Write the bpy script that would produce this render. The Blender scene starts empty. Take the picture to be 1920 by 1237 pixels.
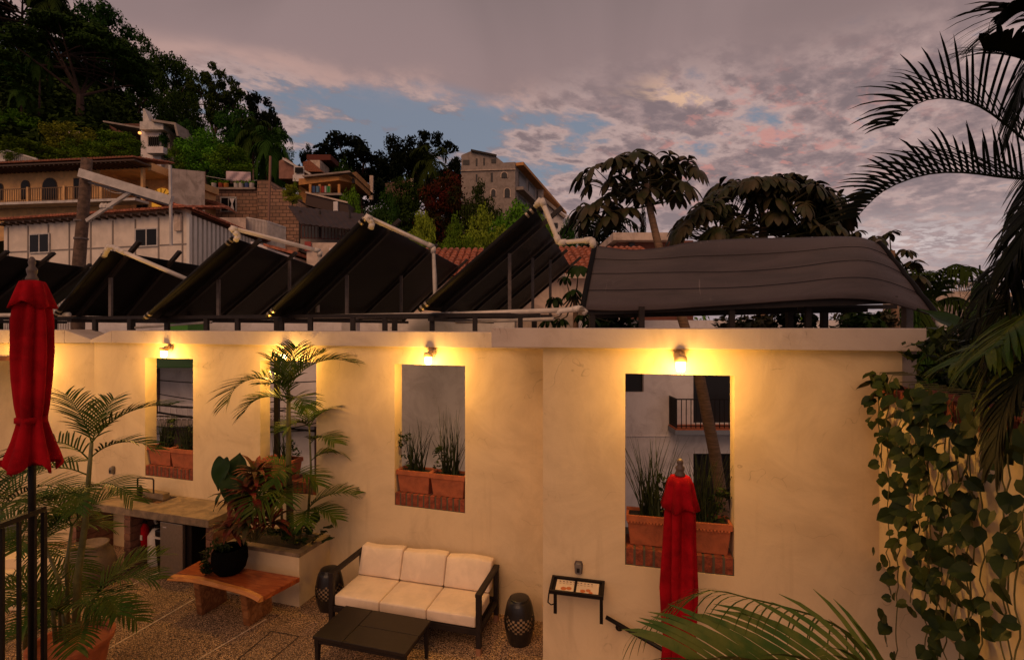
import bpy, math, random
import numpy as np
from mathutils import Matrix, Vector
R = math.radians
rnd = random.Random(7)
sc = bpy.context.scene
COL = sc.collection
F = 939.0; HZ = 612.0; EYE = 3.4

# ------------------------------------------------------------------ camera
cd = bpy.data.cameras.new('camera'); cam = bpy.data.objects.new('camera', cd); COL.objects.link(cam)
cam.location = (0, 0, EYE); cam.rotation_euler = (R(90), 0, 0)
cd.sensor_width = 36; cd.lens = F / 1920 * 36; cd.shift_y = -6.5 / 1920; cd.clip_start = .05; cd.clip_end = 3000
sc.camera = cam
sc.view_settings.view_transform = 'Standard'; sc.view_settings.look = 'None'
sc.view_settings.exposure = 0; sc.view_settings.gamma = 1

# ------------------------------------------------------------------ sky
SUN_EL, SUN_AZ = 42, 200      # soft evening glow from behind the viewer
w = bpy.data.worlds.new('World'); sc.world = w; w.use_nodes = True
nt = w.node_tree; nt.nodes.clear()
class NG:
    def __init__(s, nt): s.nt = nt
    def n(s, t, **k):
        o = s.nt.nodes.new(t)
        for a, b in k.items(): setattr(o, a, b)
        return o
    def l(s, a, b): s.nt.links.new(a, b)
    def val(s, sock, v):
        if hasattr(v, 'is_linked') or hasattr(v, 'links'): s.l(v, sock)
        else: sock.default_value = v
    def m(s, op, a, b=0.0, c=0.0, clamp=False):
        o = s.n('ShaderNodeMath', operation=op, use_clamp=clamp)
        s.val(o.inputs[0], a); s.val(o.inputs[1], b); s.val(o.inputs[2], c)
        return o.outputs[0]
    def mr(s, x, a, b, c=0.0, d=1.0, smooth=True):
        o = s.n('ShaderNodeMapRange', interpolation_type='SMOOTHSTEP' if smooth else 'LINEAR')
        s.val(o.inputs[0], x)
        for i, q in enumerate((a, b, c, d)): s.val(o.inputs[i + 1], q)
        return o.outputs[0]
    def mix(s, f, a, b, blend='MIX'):
        o = s.n('ShaderNodeMix', data_type='RGBA', blend_type=blend)
        s.val(o.inputs[0], f)
        for i, q in ((6, a), (7, b)):
            if isinstance(q, tuple): o.inputs[i].default_value = (q + (1,))[:4]
            else: s.l(q, o.inputs[i])
        return o.outputs[2]
    def noise(s, vec, scale, detail=4, rough=.55, dist=0.0):
        o = s.n('ShaderNodeTexNoise')
        if vec is not None: s.l(vec, o.inputs['Vector'])
        o.inputs['Scale'].default_value = scale; o.inputs['Detail'].default_value = detail
        o.inputs['Roughness'].default_value = rough; o.inputs['Distortion'].default_value = dist
        return o.outputs[0]
    def xyz(s, x, y, z):
        o = s.n('ShaderNodeCombineXYZ')
        for i, q in enumerate((x, y, z)): s.val(o.inputs[i], q)
        return o.outputs[0]
g = NG(nt)
tc = g.n('ShaderNodeTexCoord'); sep = g.n('ShaderNodeSeparateXYZ'); g.l(tc.outputs['Generated'], sep.inputs[0])
X, Y, Z = sep.outputs
Zc = g.m('MAXIMUM', Z, 0.0)
zz = g.m('ADD', Zc, .10)
px_, py_ = g.m('DIVIDE', X, zz), g.m('DIVIDE', Y, zz)
# cloud deck coordinates, turned so that the cloud streets run obliquely
cu = g.m('ADD', g.m('MULTIPLY', px_, .80), g.m('MULTIPLY', py_, .60))
cv = g.m('SUBTRACT', g.m('MULTIPLY', py_, .80), g.m('MULTIPLY', px_, .60))
deck = g.xyz(g.m('MULTIPLY', cu, .95), g.m('MULTIPLY', cv, 1.3), 1.3)
n_big = g.noise(deck, .55, 3, .5, .6)
n_puff = g.noise(deck, 3.0, 7, .60, .15)
n_fine = g.noise(deck, 8.5, 5, .6, .1)
n_soft = g.noise(tc.outputs['Generated'], 2.2, 4, .5, .8)
az = g.m('ARCTAN2', X, Y)
# smooth high overcast sheet above ~24 deg, its lower edge bending with the azimuth
edge = g.m('ADD', .405, g.m('MULTIPLY', g.m('SUBTRACT', n_soft, .5), .10))
edge = g.m('ADD', edge, g.mr(az, -.1, .25, 0, .03))
sheet = g.mr(g.m('SUBTRACT', Z, edge), -.012, .02)
sheet_r = g.mr(g.m('SUBTRACT', Z, edge), -.06, .05)
sheetm = g.m('ADD', g.m('MULTIPLY', sheet, g.mr(az, -.02, .12, 1, 0)), g.m('MULTIPLY', sheet_r, g.mr(az, -.02, .12, 0, 1)))
# coverage of the broken cloud below the sheet
def gauss(x, c, s):
    d = g.m('DIVIDE', g.m('SUBTRACT', x, c), s)
    return g.m('POWER', 2.718, g.m('MULTIPLY', -1.0, g.m('MULTIPLY', d, d)))
gap1 = g.m('MULTIPLY', gauss(az, -.20, .22), gauss(Z, .35, .075))
gap2 = g.m('MULTIPLY', gauss(az, .28, .22), gauss(Z, .34, .05))
cov = g.m('ADD', n_puff, g.m('MULTIPLY', g.m('SUBTRACT', n_fine, .5), .25))
cov = g.m('SUBTRACT', cov, g.m('MULTIPLY', gap1, .30)); cov = g.m('ADD', cov, g.mr(az, .0, .3, 0, .07)); cov = g.m('SUBTRACT', cov, g.m('MULTIPLY', gap2, .06))
cloud = g.mr(cov, .34, .47)
nish = g.n('ShaderNodeTexSky', sky_type='NISHITA'); nish.sun_disc = False
nish.sun_elevation = R(4); nish.sun_rotation = R(SUN_AZ); nish.dust_density = 2
blue = g.mix(.03, (.175, .195, .235), nish.outputs[0])
blue = g.mix(g.mr(Z, .05, .30, 1, 0), blue, (.42, .36, .34))
shade = g.m('ADD', g.m('MULTIPLY', n_fine, .55), g.m('MULTIPLY', n_puff, .45))
body = g.mix(g.mr(shade, .38, .60), (.45, .31, .275), (.225, .168, .165))
body = g.mix(g.mr(Z, .30, .02, 0, .45), body, (.46, .38, .37))
# brighter rims where the cloud thins, pink where the puffs face the afterglow
rim = g.m('MULTIPLY', g.mr(cov, .38, .47), g.mr(cov, .56, .46))
body = g.mix(g.m('MULTIPLY', rim, .75), body, (.52, .37, .32))
pinkz = g.m('MULTIPLY', gauss(az, .42, .22), gauss(Z, .30, .10))
pink = g.m('MULTIPLY', pinkz, g.mr(g.noise(deck, 9.0, 4, .6, .4), .54, .66))
body = g.mix(g.m('MULTIPLY', pink, .75), body, (.60, .26, .21))
gold = g.m('MULTIPLY', g.m('MULTIPLY', gauss(az, .34, .10), gauss(Z, .405, .035)), g.mr(g.noise(deck, 3.2, 5, .6, .6), .52, .62))
body = g.mix(g.m('MULTIPLY', gold, .9), body, (.80, .50, .30))
low = g.m('MULTIPLY', gauss(az, .62, .2), gauss(Z, .13, .035))
body = g.mix(g.m('MULTIPLY', low, g.mr(n_fine, .42, .6)), body, (.66, .55, .50))
brk = g.mix(cloud, blue, body)
shc = g.mix(g.mr(n_soft, .35, .65), (.20, .150, .140), (.275, .200, .185))
shc = g.mix(g.m('MULTIPLY', g.mr(Z, .62, .40), .55), shc, (.36, .245, .225))
shc = g.mix(g.mr(Z, .50, .9), shc, (.15, .115, .11))
col = g.mix(sheetm, brk, shc)
col = g.mix(g.m('MULTIPLY', g.m('MULTIPLY', g.m('MULTIPLY', gauss(g.m('SUBTRACT', Z, edge), .008, .018), g.mr(az, -.02, .12, 1, 0)), g.mr(n_puff, .4, .6)), .8), col, (.52, .33, .27))
col = g.mix(g.mr(Z, 0.0, -.1), col, (.05, .04, .035))
col = g.mix(1.0, col, (.99, .985, 1.05), 'MULTIPLY'); bg = g.n('ShaderNodeBackground'); g.l(col, bg.inputs[0]); bg.inputs[1].default_value = 1.0
out = g.n('ShaderNodeOutputWorld'); g.l(bg.outputs[0], out.inputs[0])
# ------------------------------------------------------------------ sun (afterglow: warm and very soft)
sd = bpy.data.lights.new('sun', 'SUN'); sun = bpy.data.objects.new('sun', sd); COL.objects.link(sun)
sd.energy = 1.18; sd.angle = R(45); sd.color = (1, .53, .27)
sun.rotation_euler = (R(90 - SUN_EL), 0, R(180 - SUN_AZ + 0)); sun.location = (0, -10, 20)

# ------------------------------------------------------------------ materials
MATS = {}
def mat(name, col, rough=.8, var=.0, vscale=4.0, col2=None, bump=0.0, bscale=40.0, metal=0.0, emit=None, estr=0.0, spec=.5, objrand=0.0, stretch=None, twoside=0.0):
    m = bpy.data.materials.new(name); m.use_nodes = True; t = m.node_tree; b = t.nodes['Principled BSDF']; q = NG(t)
    b.inputs['Roughness'].default_value = rough; b.inputs['Metallic'].default_value = metal
    b.inputs['Specular IOR Level'].default_value = spec
    c = tuple(col) + (1,)
    co = q.n('ShaderNodeTexCoord').outputs['Object']
    if stretch:
        mp = q.n('ShaderNodeMapping'); q.l(co, mp.inputs[0]); mp.inputs['Scale'].default_value = stretch; co = mp.outputs[0]
    if var or col2:
        nz = q.noise(co, vscale, 6, .62, .3)
        c2 = tuple(col2) if col2 else tuple(x * (1 - var) for x in col)
        res = q.mix(q.mr(nz, .36, .64), tuple(col), c2)
    else: res = q.mix(0.0, tuple(col), tuple(col))
    if objrand:
        oi = q.n('ShaderNodeObjectInfo')
        hs = q.n('ShaderNodeHueSaturation'); q.l(res, hs.inputs['Color'])
        q.l(q.mr(oi.outputs['Random'], 0, 1, 1 - objrand, 1 + objrand, False), hs.inputs['Value'])
        q.l(q.mr(oi.outputs['Random'], 0, 1, .47, .53, False), hs.inputs['Hue'])
        res = hs.outputs[0]
    q.l(res, b.inputs['Base Color'])
    if bump:
        bp = q.n('ShaderNodeBump'); bp.inputs['Strength'].default_value = bump; bp.inputs['Distance'].default_value = .02
        q.l(q.noise(co, bscale, 5, .6), bp.inputs['Height']); q.l(bp.outputs[0], b.inputs['Normal'])
    if emit:
        b.inputs['Emission Color'].default_value = tuple(emit) + (1,); b.inputs['Emission Strength'].default_value = estr
    MATS[name] = m; return m
def stucco(name, col, dirt, bscale=9, bump=.35):
    m = mat(name, col, .92); t = m.node_tree; q = NG(t); b = t.nodes['Principled BSDF']
    co = q.n('ShaderNodeTexCoord').outputs['Object']
    big = q.noise(co, 1.3, 6, .65, .8); mp = q.n('ShaderNodeMapping'); q.l(co, mp.inputs[0]); mp.inputs['Scale'].default_value = (6, 6, .5)
    drip = q.noise(mp.outputs[0], 1.0, 5, .6)
    c = q.mix(q.mr(big, .38, .66), tuple(col), tuple((a + d) / 2 for a, d in zip(col, dirt)))
    c = q.mix(q.m('MULTIPLY', q.mr(drip, .56, .76), .4), c, tuple(dirt))
    vz = q.n('ShaderNodeTexVoronoi', feature='DISTANCE_TO_EDGE'); vz.inputs['Scale'].default_value = .9; wv_ = q.n('ShaderNodeVectorMath', operation='ADD'); q.l(co, wv_.inputs[0]); nv_ = q.n('ShaderNodeTexNoise'); nv_.inputs['Scale'].default_value = 3; q.l(co, nv_.inputs['Vector']); q.l(nv_.outputs['Color'], wv_.inputs[1]); q.l(wv_.outputs[0], vz.inputs['Vector'])
    c = q.mix(q.m('MULTIPLY', q.m('MULTIPLY', q.mr(vz.outputs['Distance'], .006, .001), q.mr(big, .5, .6)), .45), c, tuple(x * .5 for x in dirt))
    fine = q.noise(co, 55, 3, .6)
    c = q.mix(q.m('MULTIPLY', q.mr(fine, .62, .72), .18), c, tuple(dirt))
    q.l(c, b.inputs['Base Color'])
    bp = q.n('ShaderNodeBump'); bp.inputs['Strength'].default_value = bump; bp.inputs['Distance'].default_value = .03
    h = q.m('ADD', q.noise(co, bscale, 6, .62, 1.0), q.m('MULTIPLY', q.noise(co, 70, 3, .6), .12))
    q.l(h, bp.inputs['Height']); q.l(bp.outputs[0], b.inputs['Normal'])
    return m
WALL = stucco('white_stucco', (.72, .56, .345), (.50, .37, .22), 3.5, .16)
WALLB = stucco('pale_stucco', (.80, .74, .73), (.48, .42, .41), 5)
WALLD = stucco('weathered_plaster', (.66, .52, .42), (.20, .14, .10), 6)
FASC = stucco('coping_plaster', (.55, .46, .40), (.38, .30, .25), 4, .15)
YEL = stucco('ochre_plaster', (.74, .43, .18), (.36, .22, .12), 3)
ORG = stucco('orange_plaster', (.62, .29, .09), (.30, .14, .07), 3)
CONC = stucco('grey_concrete', (.34, .28, .245), (.15, .12, .10), 4)
WHT = mat('white_paint', (.62, .57, .53), .6, .25, 3)
PVC = mat('white_pvc', (.74, .66, .58), .45, .22, 5)
PIPEF = mat('grey_fitting', (.30, .27, .26), .5)
DARK = mat('dark_opening', (.012, .010, .010), .35)
GLASS = mat('dark_glass', (.010, .009, .009), .15, spec=.12)
BLK = mat('black_metal', (.009, .006, .005), .45, .3, 20, spec=.25)
RUBB = mat('black_rubber_mat', (.006, .0045, .004), .6, .35, 6, spec=.18, bump=.2, bscale=60)
MATG = None
POSTM = mat('grey_steel', (.17, .13, .11), .5, .3, 10, metal=.3)
FRM = mat('dark_steel', (.022, .015, .013), .55, .4, 12, spec=.3)
RED = mat('red_canvas', (.36, .004, .010), .95, .4, 7, spec=.1, bump=.25, bscale=160)
TERR = mat('terracotta', (.42, .115, .045), .85, .3, 7, bump=.15)
BRICK = mat('red_brick', (.30, .065, .030), .9, .55, 14, bump=.5, bscale=60)
MORT = mat('mortar', (.10, .075, .05), .95)
SOIL = mat('soil', (.03, .02, .013), 1, .5, 30, bump=.6)
CUSH = mat('cream_fabric', (.82, .66, .50), .9, .13, 5, bump=.22, bscale=5)
WTOP = mat('black_slat_wood', (.020, .013, .010), .42, .4, 5, stretch=(2, 20, 2))
BRONZE = mat('wooden_foot', (.28, .13, .07), .6)
CTOP = mat('concrete_counter', (.30, .215, .13), .6, .45, 6, bump=.15)
STEEL = mat('brushed_steel', (.33, .27, .21), .38, .15, 30, metal=.6)
LEAF = mat('palm_leaf', (.022, .055, .006), .5, .4, 6, col2=(.062, .080, .010), spec=.08)
LEAFN = mat('near_palm_leaf', (.040, .085, .010), .5, .4, 9, col2=(.11, .125, .018), spec=.15)
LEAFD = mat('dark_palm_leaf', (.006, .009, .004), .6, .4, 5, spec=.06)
LEAFV = mat('vine_leaf', (.010, .020, .004), .45, 0, 5, col2=(.030, .046, .007), spec=.14)
LEAFB = mat('big_leaf', (.024, .032, .010), .5, 0, 4, col2=(.060, .044, .020), spec=.22)
LEAFG = mat('grass_blade', (.026, .038, .012), .5, .5, 9, spec=.25)
LEAFR = mat('red_leaf', (.15, .020, .016), .5, 0, 5, col2=(.035, .035, .010), spec=.12)
LEAFT = mat('taro_leaf', (.020, .046, .008), .5, .4, 5, spec=.12)
STEM = mat('green_stem', (.13, .12, .035), .6, .4, 12)
BARK = mat('bark', (.16, .10, .07), .95, .5, 8, bump=.5)
BARKP = mat('pale_bark', (.30, .18, .11), .9, .4, 7, bump=.5, stretch=(1, 1, 8))
TILE = mat('roof_tile', (.52, .17, .09), .85, .55, 5, bump=.3)
TILED = mat('old_roof_tile', (.36, .13, .07), .9, .5, 6)
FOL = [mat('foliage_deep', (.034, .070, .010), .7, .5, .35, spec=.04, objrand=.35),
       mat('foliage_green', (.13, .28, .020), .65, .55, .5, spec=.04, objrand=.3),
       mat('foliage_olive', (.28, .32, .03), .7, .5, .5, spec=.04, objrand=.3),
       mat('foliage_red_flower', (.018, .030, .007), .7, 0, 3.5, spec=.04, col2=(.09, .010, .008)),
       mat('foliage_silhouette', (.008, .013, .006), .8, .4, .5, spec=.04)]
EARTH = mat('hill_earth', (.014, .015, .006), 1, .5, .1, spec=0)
def geo(g_):
    return g_
# pebble floor
m = mat('pebble_floor', (.3, .2, .12), .85); q = NG(m.node_tree); b = m.node_tree.nodes['Principled BSDF']
co = q.n('ShaderNodeTexCoord').outputs['Object']
vo = q.n('ShaderNodeTexVoronoi'); q.l(co, vo.inputs['Vector']); vo.inputs['Scale'].default_value = 95
cr = q.n('ShaderNodeValToRGB'); q.l(q.n('ShaderNodeSeparateColor').outputs[0], cr.inputs[0]) if False else None
sepc = q.n('ShaderNodeSeparateColor'); q.l(vo.outputs['Color'], sepc.inputs[0]); q.l(sepc.outputs[0], cr.inputs[0])
e = cr.color_ramp.elements; e[0].color = (.17, .095, .045, 1); e[1].color = (1, .68, .40, 1)
x = e.new(.45); x.color = (.48, .29, .15, 1); x = e.new(.75); x.color = (.68, .43, .235, 1)
c = q.mix(q.mr(vo.outputs['Distance'], .35, .75), cr.outputs[0], (.05, .03, .018))
c = q.mix(q.m('MULTIPLY', q.mr(q.noise(co, 1.1, 6, .65, .5), .42, .68), .45), c, (.15, .095, .05))
q.l(c, b.inputs['Base Color'])
bp = q.n('ShaderNodeBump'); bp.inputs['Strength'].default_value = .5; bp.inputs['Distance'].default_value = .01; bp.invert = True
q.l(vo.outputs['Distance'], bp.inputs['Height']); q.l(bp.outputs[0], b.inputs['Normal']); PEB = m
# brick block wall
m = mat('block_masonry', (.3, .2, .15), .95); q = NG(m.node_tree); b = m.node_tree.nodes['Principled BSDF']
co = q.n('ShaderNodeTexCoord').outputs['Object']; sp = q.n('ShaderNodeSeparateXYZ'); q.l(co, sp.inputs[0])
bt = q.n('ShaderNodeTexBrick'); q.l(q.xyz(q.m('ADD', sp.outputs[0], sp.outputs[1]), sp.outputs[2], 0.0), bt.inputs['Vector'])
bt.inputs['Scale'].default_value = 1; bt.inputs['Brick Width'].default_value = .62; bt.inputs['Row Height'].default_value = .32; bt.inputs['Mortar Size'].default_value = .035
bt.inputs['Color1'].default_value = (.40, .23, .15, 1); bt.inputs['Color2'].default_value = (.28, .155, .10, 1); bt.inputs['Mortar'].default_value = (.09, .055, .04, 1)
q.l(q.mix(q.m('MULTIPLY', q.mr(q.noise(co, .7, 5), .4, .7), .5), bt.outputs[0], (.12, .08, .06)), b.inputs['Base Color']); BLOCK = m
# polished slab wood
def wood(name, a, bb, cc):
    m = mat(name, a, .35); q = NG(m.node_tree); b = m.node_tree.nodes['Principled BSDF']
    co = q.n('ShaderNodeTexCoord').outputs['Object']; mp = q.n('ShaderNodeMapping'); q.l(co, mp.inputs[0]); mp.inputs['Scale'].default_value = (1.2, 7, 5)
    nz = q.noise(mp.outputs[0], 2.0, 6, .6, 1.8)
    cr = q.n('ShaderNodeValToRGB'); q.l(nz, cr.inputs[0]); e = cr.color_ramp.elements
    e[0].position = .32; e[0].color = a + (1,); e[1].position = .68; e[1].color = cc + (1,); x = e.new(.5); x.color = bb + (1,)
    q.l(cr.outputs[0], b.inputs['Base Color']); return m
WOOD = wood('red_slab_wood', (.16, .030, .010), (.30, .065, .018), (.42, .12, .035))
SAP = wood('sapwood_edge', (.48, .17, .04), (.58, .23, .06), (.66, .30, .09))
LEGW = wood('rough_log_wood', (.10, .03, .012), (.26, .10, .035), (.42, .20, .08))
# rubber solar mat with fine tubes
m = mat('solar_mat', (.06, .05, .05), .42); q = NG(m.node_tree); b = m.node_tree.nodes['Principled BSDF']
co = q.n('ShaderNodeTexCoord').outputs['UV']; sp = q.n('ShaderNodeSeparateXYZ'); q.l(co, sp.inputs[0])
nz = q.noise(co, 4, 6, .65, .6)
c = q.mix(q.mr(nz, .4, .65), (.088, .064, .064), (.058, .042, .042))
mp = q.n('ShaderNodeMapping'); q.l(co, mp.inputs[0]); mp.inputs['Scale'].default_value = (70, 2.2, 1)
str1 = q.m('MULTIPLY', q.mr(q.noise(mp.outputs[0], 1, 4, .7), .60, .72), q.m('ADD', gauss_ := q.m('POWER', 2.718, q.m('MULTIPLY', -900.0, q.m('POWER', q.m('ABSOLUTE', q.m('SUBTRACT', sp.outputs[0], .40)), 2.0))), q.m('POWER', 2.718, q.m('MULTIPLY', -1500.0, q.m('POWER', q.m('ABSOLUTE', q.m('SUBTRACT', sp.outputs[0], .09)), 2.0)))))
c = q.mix(q.m('MULTIPLY', str1, .9), c, (.34, .27, .24))
q.l(c, b.inputs['Base Color'])
bp = q.n('ShaderNodeBump'); bp.inputs['Strength'].default_value = .6; bp.inputs['Distance'].default_value = .01
q.l(q.m('SINE', q.m('MULTIPLY', sp.outputs[1], 560.0)), bp.inputs['Height']); q.l(bp.outputs[0], b.inputs['Normal']); MATG = m
b.inputs['Roughness'].default_value = .5

# ------------------------------------------------------------------ mesh helpers
def P(px, py, Y): return Vector(((px - 960) / F * Y, Y, EYE - (py - HZ) / F * Y))
def G(px, py, z=0.0):
    Y = (EYE - z) * F / (py - HZ); return Vector(((px - 960) / F * Y, Y, z))
class MB:
    def __init__(s): s.v = []; s.f = []; s.np = []
    def quad(s, *p):
        n = len(s.v); s.v += [tuple(a) for a in p]; s.f.append(tuple(range(n, n + len(p)))); return s
    def hexa(s, b):     # 8 corners: bottom ring 0-3 counter-clockwise, top ring 4-7
        n = len(s.v); s.v += [tuple(a) for a in b]
        for f in ((0, 3, 2, 1), (4, 5, 6, 7), (0, 1, 5, 4), (1, 2, 6, 5), (2, 3, 7, 6), (3, 0, 4, 7)): s.f.append(tuple(n + i for i in f))
        return s
    def box(s, x0, x1, y0, y1, z0, z1):
        return s.hexa([(x0, y0, z0), (x1, y0, z0), (x1, y1, z0), (x0, y1, z0), (x0, y0, z1), (x1, y0, z1), (x1, y1, z1), (x0, y1, z1)])
    def taper(s, x0, x1, y0, y1, z0, z1, t):
        return s.hexa([(x0 + t, y0 + t, z0), (x1 - t, y0 + t, z0), (x1 - t, y1 - t, z0), (x0 + t, y1 - t, z0), (x0, y0, z1), (x1, y0, z1), (x1, y1, z1), (x0, y1, z1)])
    def beam(s, p, q, w, h=None, up=(0, 0, 1)):
        h = h or w; p = Vector(p); q = Vector(q); d = (q - p).normalized(); up = Vector(up)
        if abs(d.dot(up)) > .98: up = Vector((0, 1, 0))
        a = d.cross(up).normalized() * w / 2; c = a.cross(d).normalized() * h / 2
        return s.hexa([p - a - c, p + a - c, q + a - c, q - a - c, p - a + c, p + a + c, q + a + c, q - a + c])
    def tube(s, pts, r, n=8, cap=True):
        pts = [Vector(p) for p in pts]; rs = r if isinstance(r, (list, tuple)) else [r] * len(pts)
        base = len(s.v); prev = None
        for i, p in enumerate(pts):
            d = (pts[min(i + 1, len(pts) - 1)] - pts[max(i - 1, 0)]).normalized()
            if prev is None:
                up = Vector((0, 0, 1)) if abs(d.z) < .9 else Vector((0, 1, 0)); a = d.cross(up).normalized()
            else: a = (prev - d * prev.dot(d)).normalized()
            prev = a; c = d.cross(a)
            for k in range(n):
                t = 2 * math.pi * k / n; s.v.append(tuple(p + (a * math.cos(t) + c * math.sin(t)) * rs[i]))
        for i in range(len(pts) - 1):
            for k in range(n):
                k2 = (k + 1) % n; s.f.append((base + i * n + k, base + i * n + k2, base + (i + 1) * n + k2, base + (i + 1) * n + k))
        if cap:
            s.f.append(tuple(base + k for k in range(n))[::-1]); m_ = base + (len(pts) - 1) * n; s.f.append(tuple(m_ + k for k in range(n)))
        return s
    def lathe(s, prof, n=24, c=(0, 0), fn=None, cap=True):
        base = len(s.v)
        for i, (r, z) in enumerate(prof):
            for k in range(n):
                t = 2 * math.pi * k / n; rr = r * (fn(t, i, z) if fn else 1)
                s.v.append((c[0] + rr * math.cos(t), c[1] + rr * math.sin(t), z))
        for i in range(len(prof) - 1):
            for k in range(n):
                k2 = (k + 1) % n; s.f.append((base + i * n + k, base + i * n + k2, base + (i + 1) * n + k2, base + (i + 1) * n + k))
        if cap:
            s.f.append(tuple(base + k for k in range(n))[::-1]); m_ = base + (len(prof) - 1) * n; s.f.append(tuple(m_ + k for k in range(n)))
        return s
    def prism(s, pts, vec):
        n = len(s.v); k = len(pts); vec = Vector(vec)
        s.v += [tuple(p) for p in pts] + [tuple(Vector(p) + vec) for p in pts]
        s.f.append(tuple(range(n, n + k))); s.f.append(tuple(range(n + 2 * k - 1, n + k - 1, -1)))
        for i in range(k): j = (i + 1) % k; s.f.append((n + i, n + k + i, n + k + j, n + j))
        return s
    def grid(s, rows):
        n = len(s.v); a = len(rows); c = len(rows[0])
        for r_ in rows: s.v += [tuple(p) for p in r_]
        for i in range(a - 1):
            for j in range(c - 1): s.f.append((n + i * c + j, n + i * c + j + 1, n + (i + 1) * c + j + 1, n + (i + 1) * c + j))
        return s
    def wall(s, xs, zs, holes, y0, y1):
        """wall panel in the local xz plane with rectangular openings"""
        xs = sorted(set(xs + [h[0] for h in holes] + [h[1] for h in holes])); zs = sorted(set(zs + [h[2] for h in holes] + [h[3] for h in holes]))
        nx, nz = len(xs) - 1, len(zs) - 1
        def solid(i, j):
            if i < 0 or j < 0 or i >= nx or j >= nz: return False
            a, b_ = (xs[i] + xs[i + 1]) / 2, (zs[j] + zs[j + 1]) / 2
            return not any(h[0] < a < h[1] and h[2] < b_ < h[3] for h in holes)
        for i in range(nx):
            for j in range(nz):
                if not solid(i, j): continue
                x0, x1, z0, z1 = xs[i], xs[i + 1], zs[j], zs[j + 1]
                s.quad((x0, y0, z0), (x1, y0, z0), (x1, y0, z1), (x0, y0, z1)); s.quad((x1, y1, z0), (x0, y1, z0), (x0, y1, z1), (x1, y1, z1))
                if not solid(i - 1, j): s.quad((x0, y1, z0), (x0, y0, z0), (x0, y0, z1), (x0, y1, z1))
                if not solid(i + 1, j): s.quad((x1, y0, z0), (x1, y1, z0), (x1, y1, z1), (x1, y0, z1))
                if not solid(i, j - 1): s.quad((x0, y1, z0), (x1, y1, z0), (x1, y0, z0), (x0, y0, z0))
                if not solid(i, j + 1): s.quad((x0, y0, z1), (x1, y0, z1), (x1, y1, z1), (x0, y1, z1))
        return s
    def mesh(s, name):
        me = bpy.data.meshes.new(name)
        if s.np:
            vs = [np.array(s.v, float).reshape(-1, 3)] + [a for a in s.np]
            V = np.concatenate(vs); nv = len(V); off = len(s.v); nq = (nv - off) // 4
            loops = [i for f in s.f for i in f]; starts = []; t = 0
            for f in s.f: starts.append(t); t += len(f)
            L = np.concatenate([np.array(loops, int), np.arange(off, off + 4 * nq)]); ST = np.concatenate([np.array(starts, int), len(loops) + 4 * np.arange(nq)])
            me.vertices.add(nv); me.vertices.foreach_set('co', V.ravel()); me.loops.add(len(L)); me.loops.foreach_set('vertex_index', L.astype(np.int32))
            me.polygons.add(len(ST)); me.polygons.foreach_set('loop_start', ST.astype(np.int32)); me.update(calc_edges=True); me.validate()
        else:
            me.from_pydata(s.v, [], s.f)
        me.update(); return me
WM = {}
def tag(o, label=None, cat=None, group=None, kind=None):
    if label: o['label'] = label
    if cat: o['category'] = cat
    if group: o['group'] = group
    if kind: o['kind'] = kind
    return o
def thing(name, label, cat, loc=(0, 0, 0), rz=0.0, group=None):
    o = bpy.data.objects.new(name, None); COL.objects.link(o); o.location = loc; o.rotation_euler = (0, 0, rz); o.empty_display_size = .2
    WM[o.name] = Matrix.Translation(Vector(loc)) @ Matrix.Rotation(rz, 4, 'Z'); return tag(o, label, cat, group)
def build(mb, name, material, parent=None, world=False, bevel=0.0, smooth=False, seg=2, solid=0.0, lab=None, sub=0):
    me = mb.mesh(name); M = WM[parent.name] if parent else None
    if parent is not None and world: me.transform(M.inverted())
    loc = None
    if parent is None:
        n = len(me.vertices); a = np.empty(n * 3); me.vertices.foreach_get('co', a); a = a.reshape(-1, 3)
        loc = Vector(((a[:, 0].min() + a[:, 0].max()) / 2, (a[:, 1].min() + a[:, 1].max()) / 2, a[:, 2].min())); me.transform(Matrix.Translation(-loc))
    me.materials.append(material)
    if smooth: me.polygons.foreach_set('use_smooth', [True] * len(me.polygons))
    o = bpy.data.objects.new(name, me); COL.objects.link(o)
    if parent is not None: o.parent = parent; WM[o.name] = M
    else: o.location = loc; WM[o.name] = Matrix.Translation(loc)
    if solid: md = o.modifiers.new('solid', 'SOLIDIFY'); md.thickness = solid; md.offset = 0
    if bevel: md = o.modifiers.new('bevel', 'BEVEL'); md.width = bevel; md.segments = seg; md.limit_method = 'ANGLE'
    if sub: md = o.modifiers.new('sub', 'SUBSURF'); md.levels = sub; md.render_levels = sub
    if lab: o['label'] = lab
    return o
def copy_thing(root, loc, rz=None, label=None, group=None, scale=None):
    r = root.copy(); COL.objects.link(r); r.location = loc
    if rz is not None: r.rotation_euler = (0, 0, rz)
    if scale is not None: r.scale = scale
    if label: r['label'] = label
    if group: r['group'] = group
    for ch in list(root.children):
        c = ch.copy(); COL.objects.link(c); c.parent = r
        for gch in ch.children: d = gch.copy(); COL.objects.link(d); d.parent = c
    return r
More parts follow.
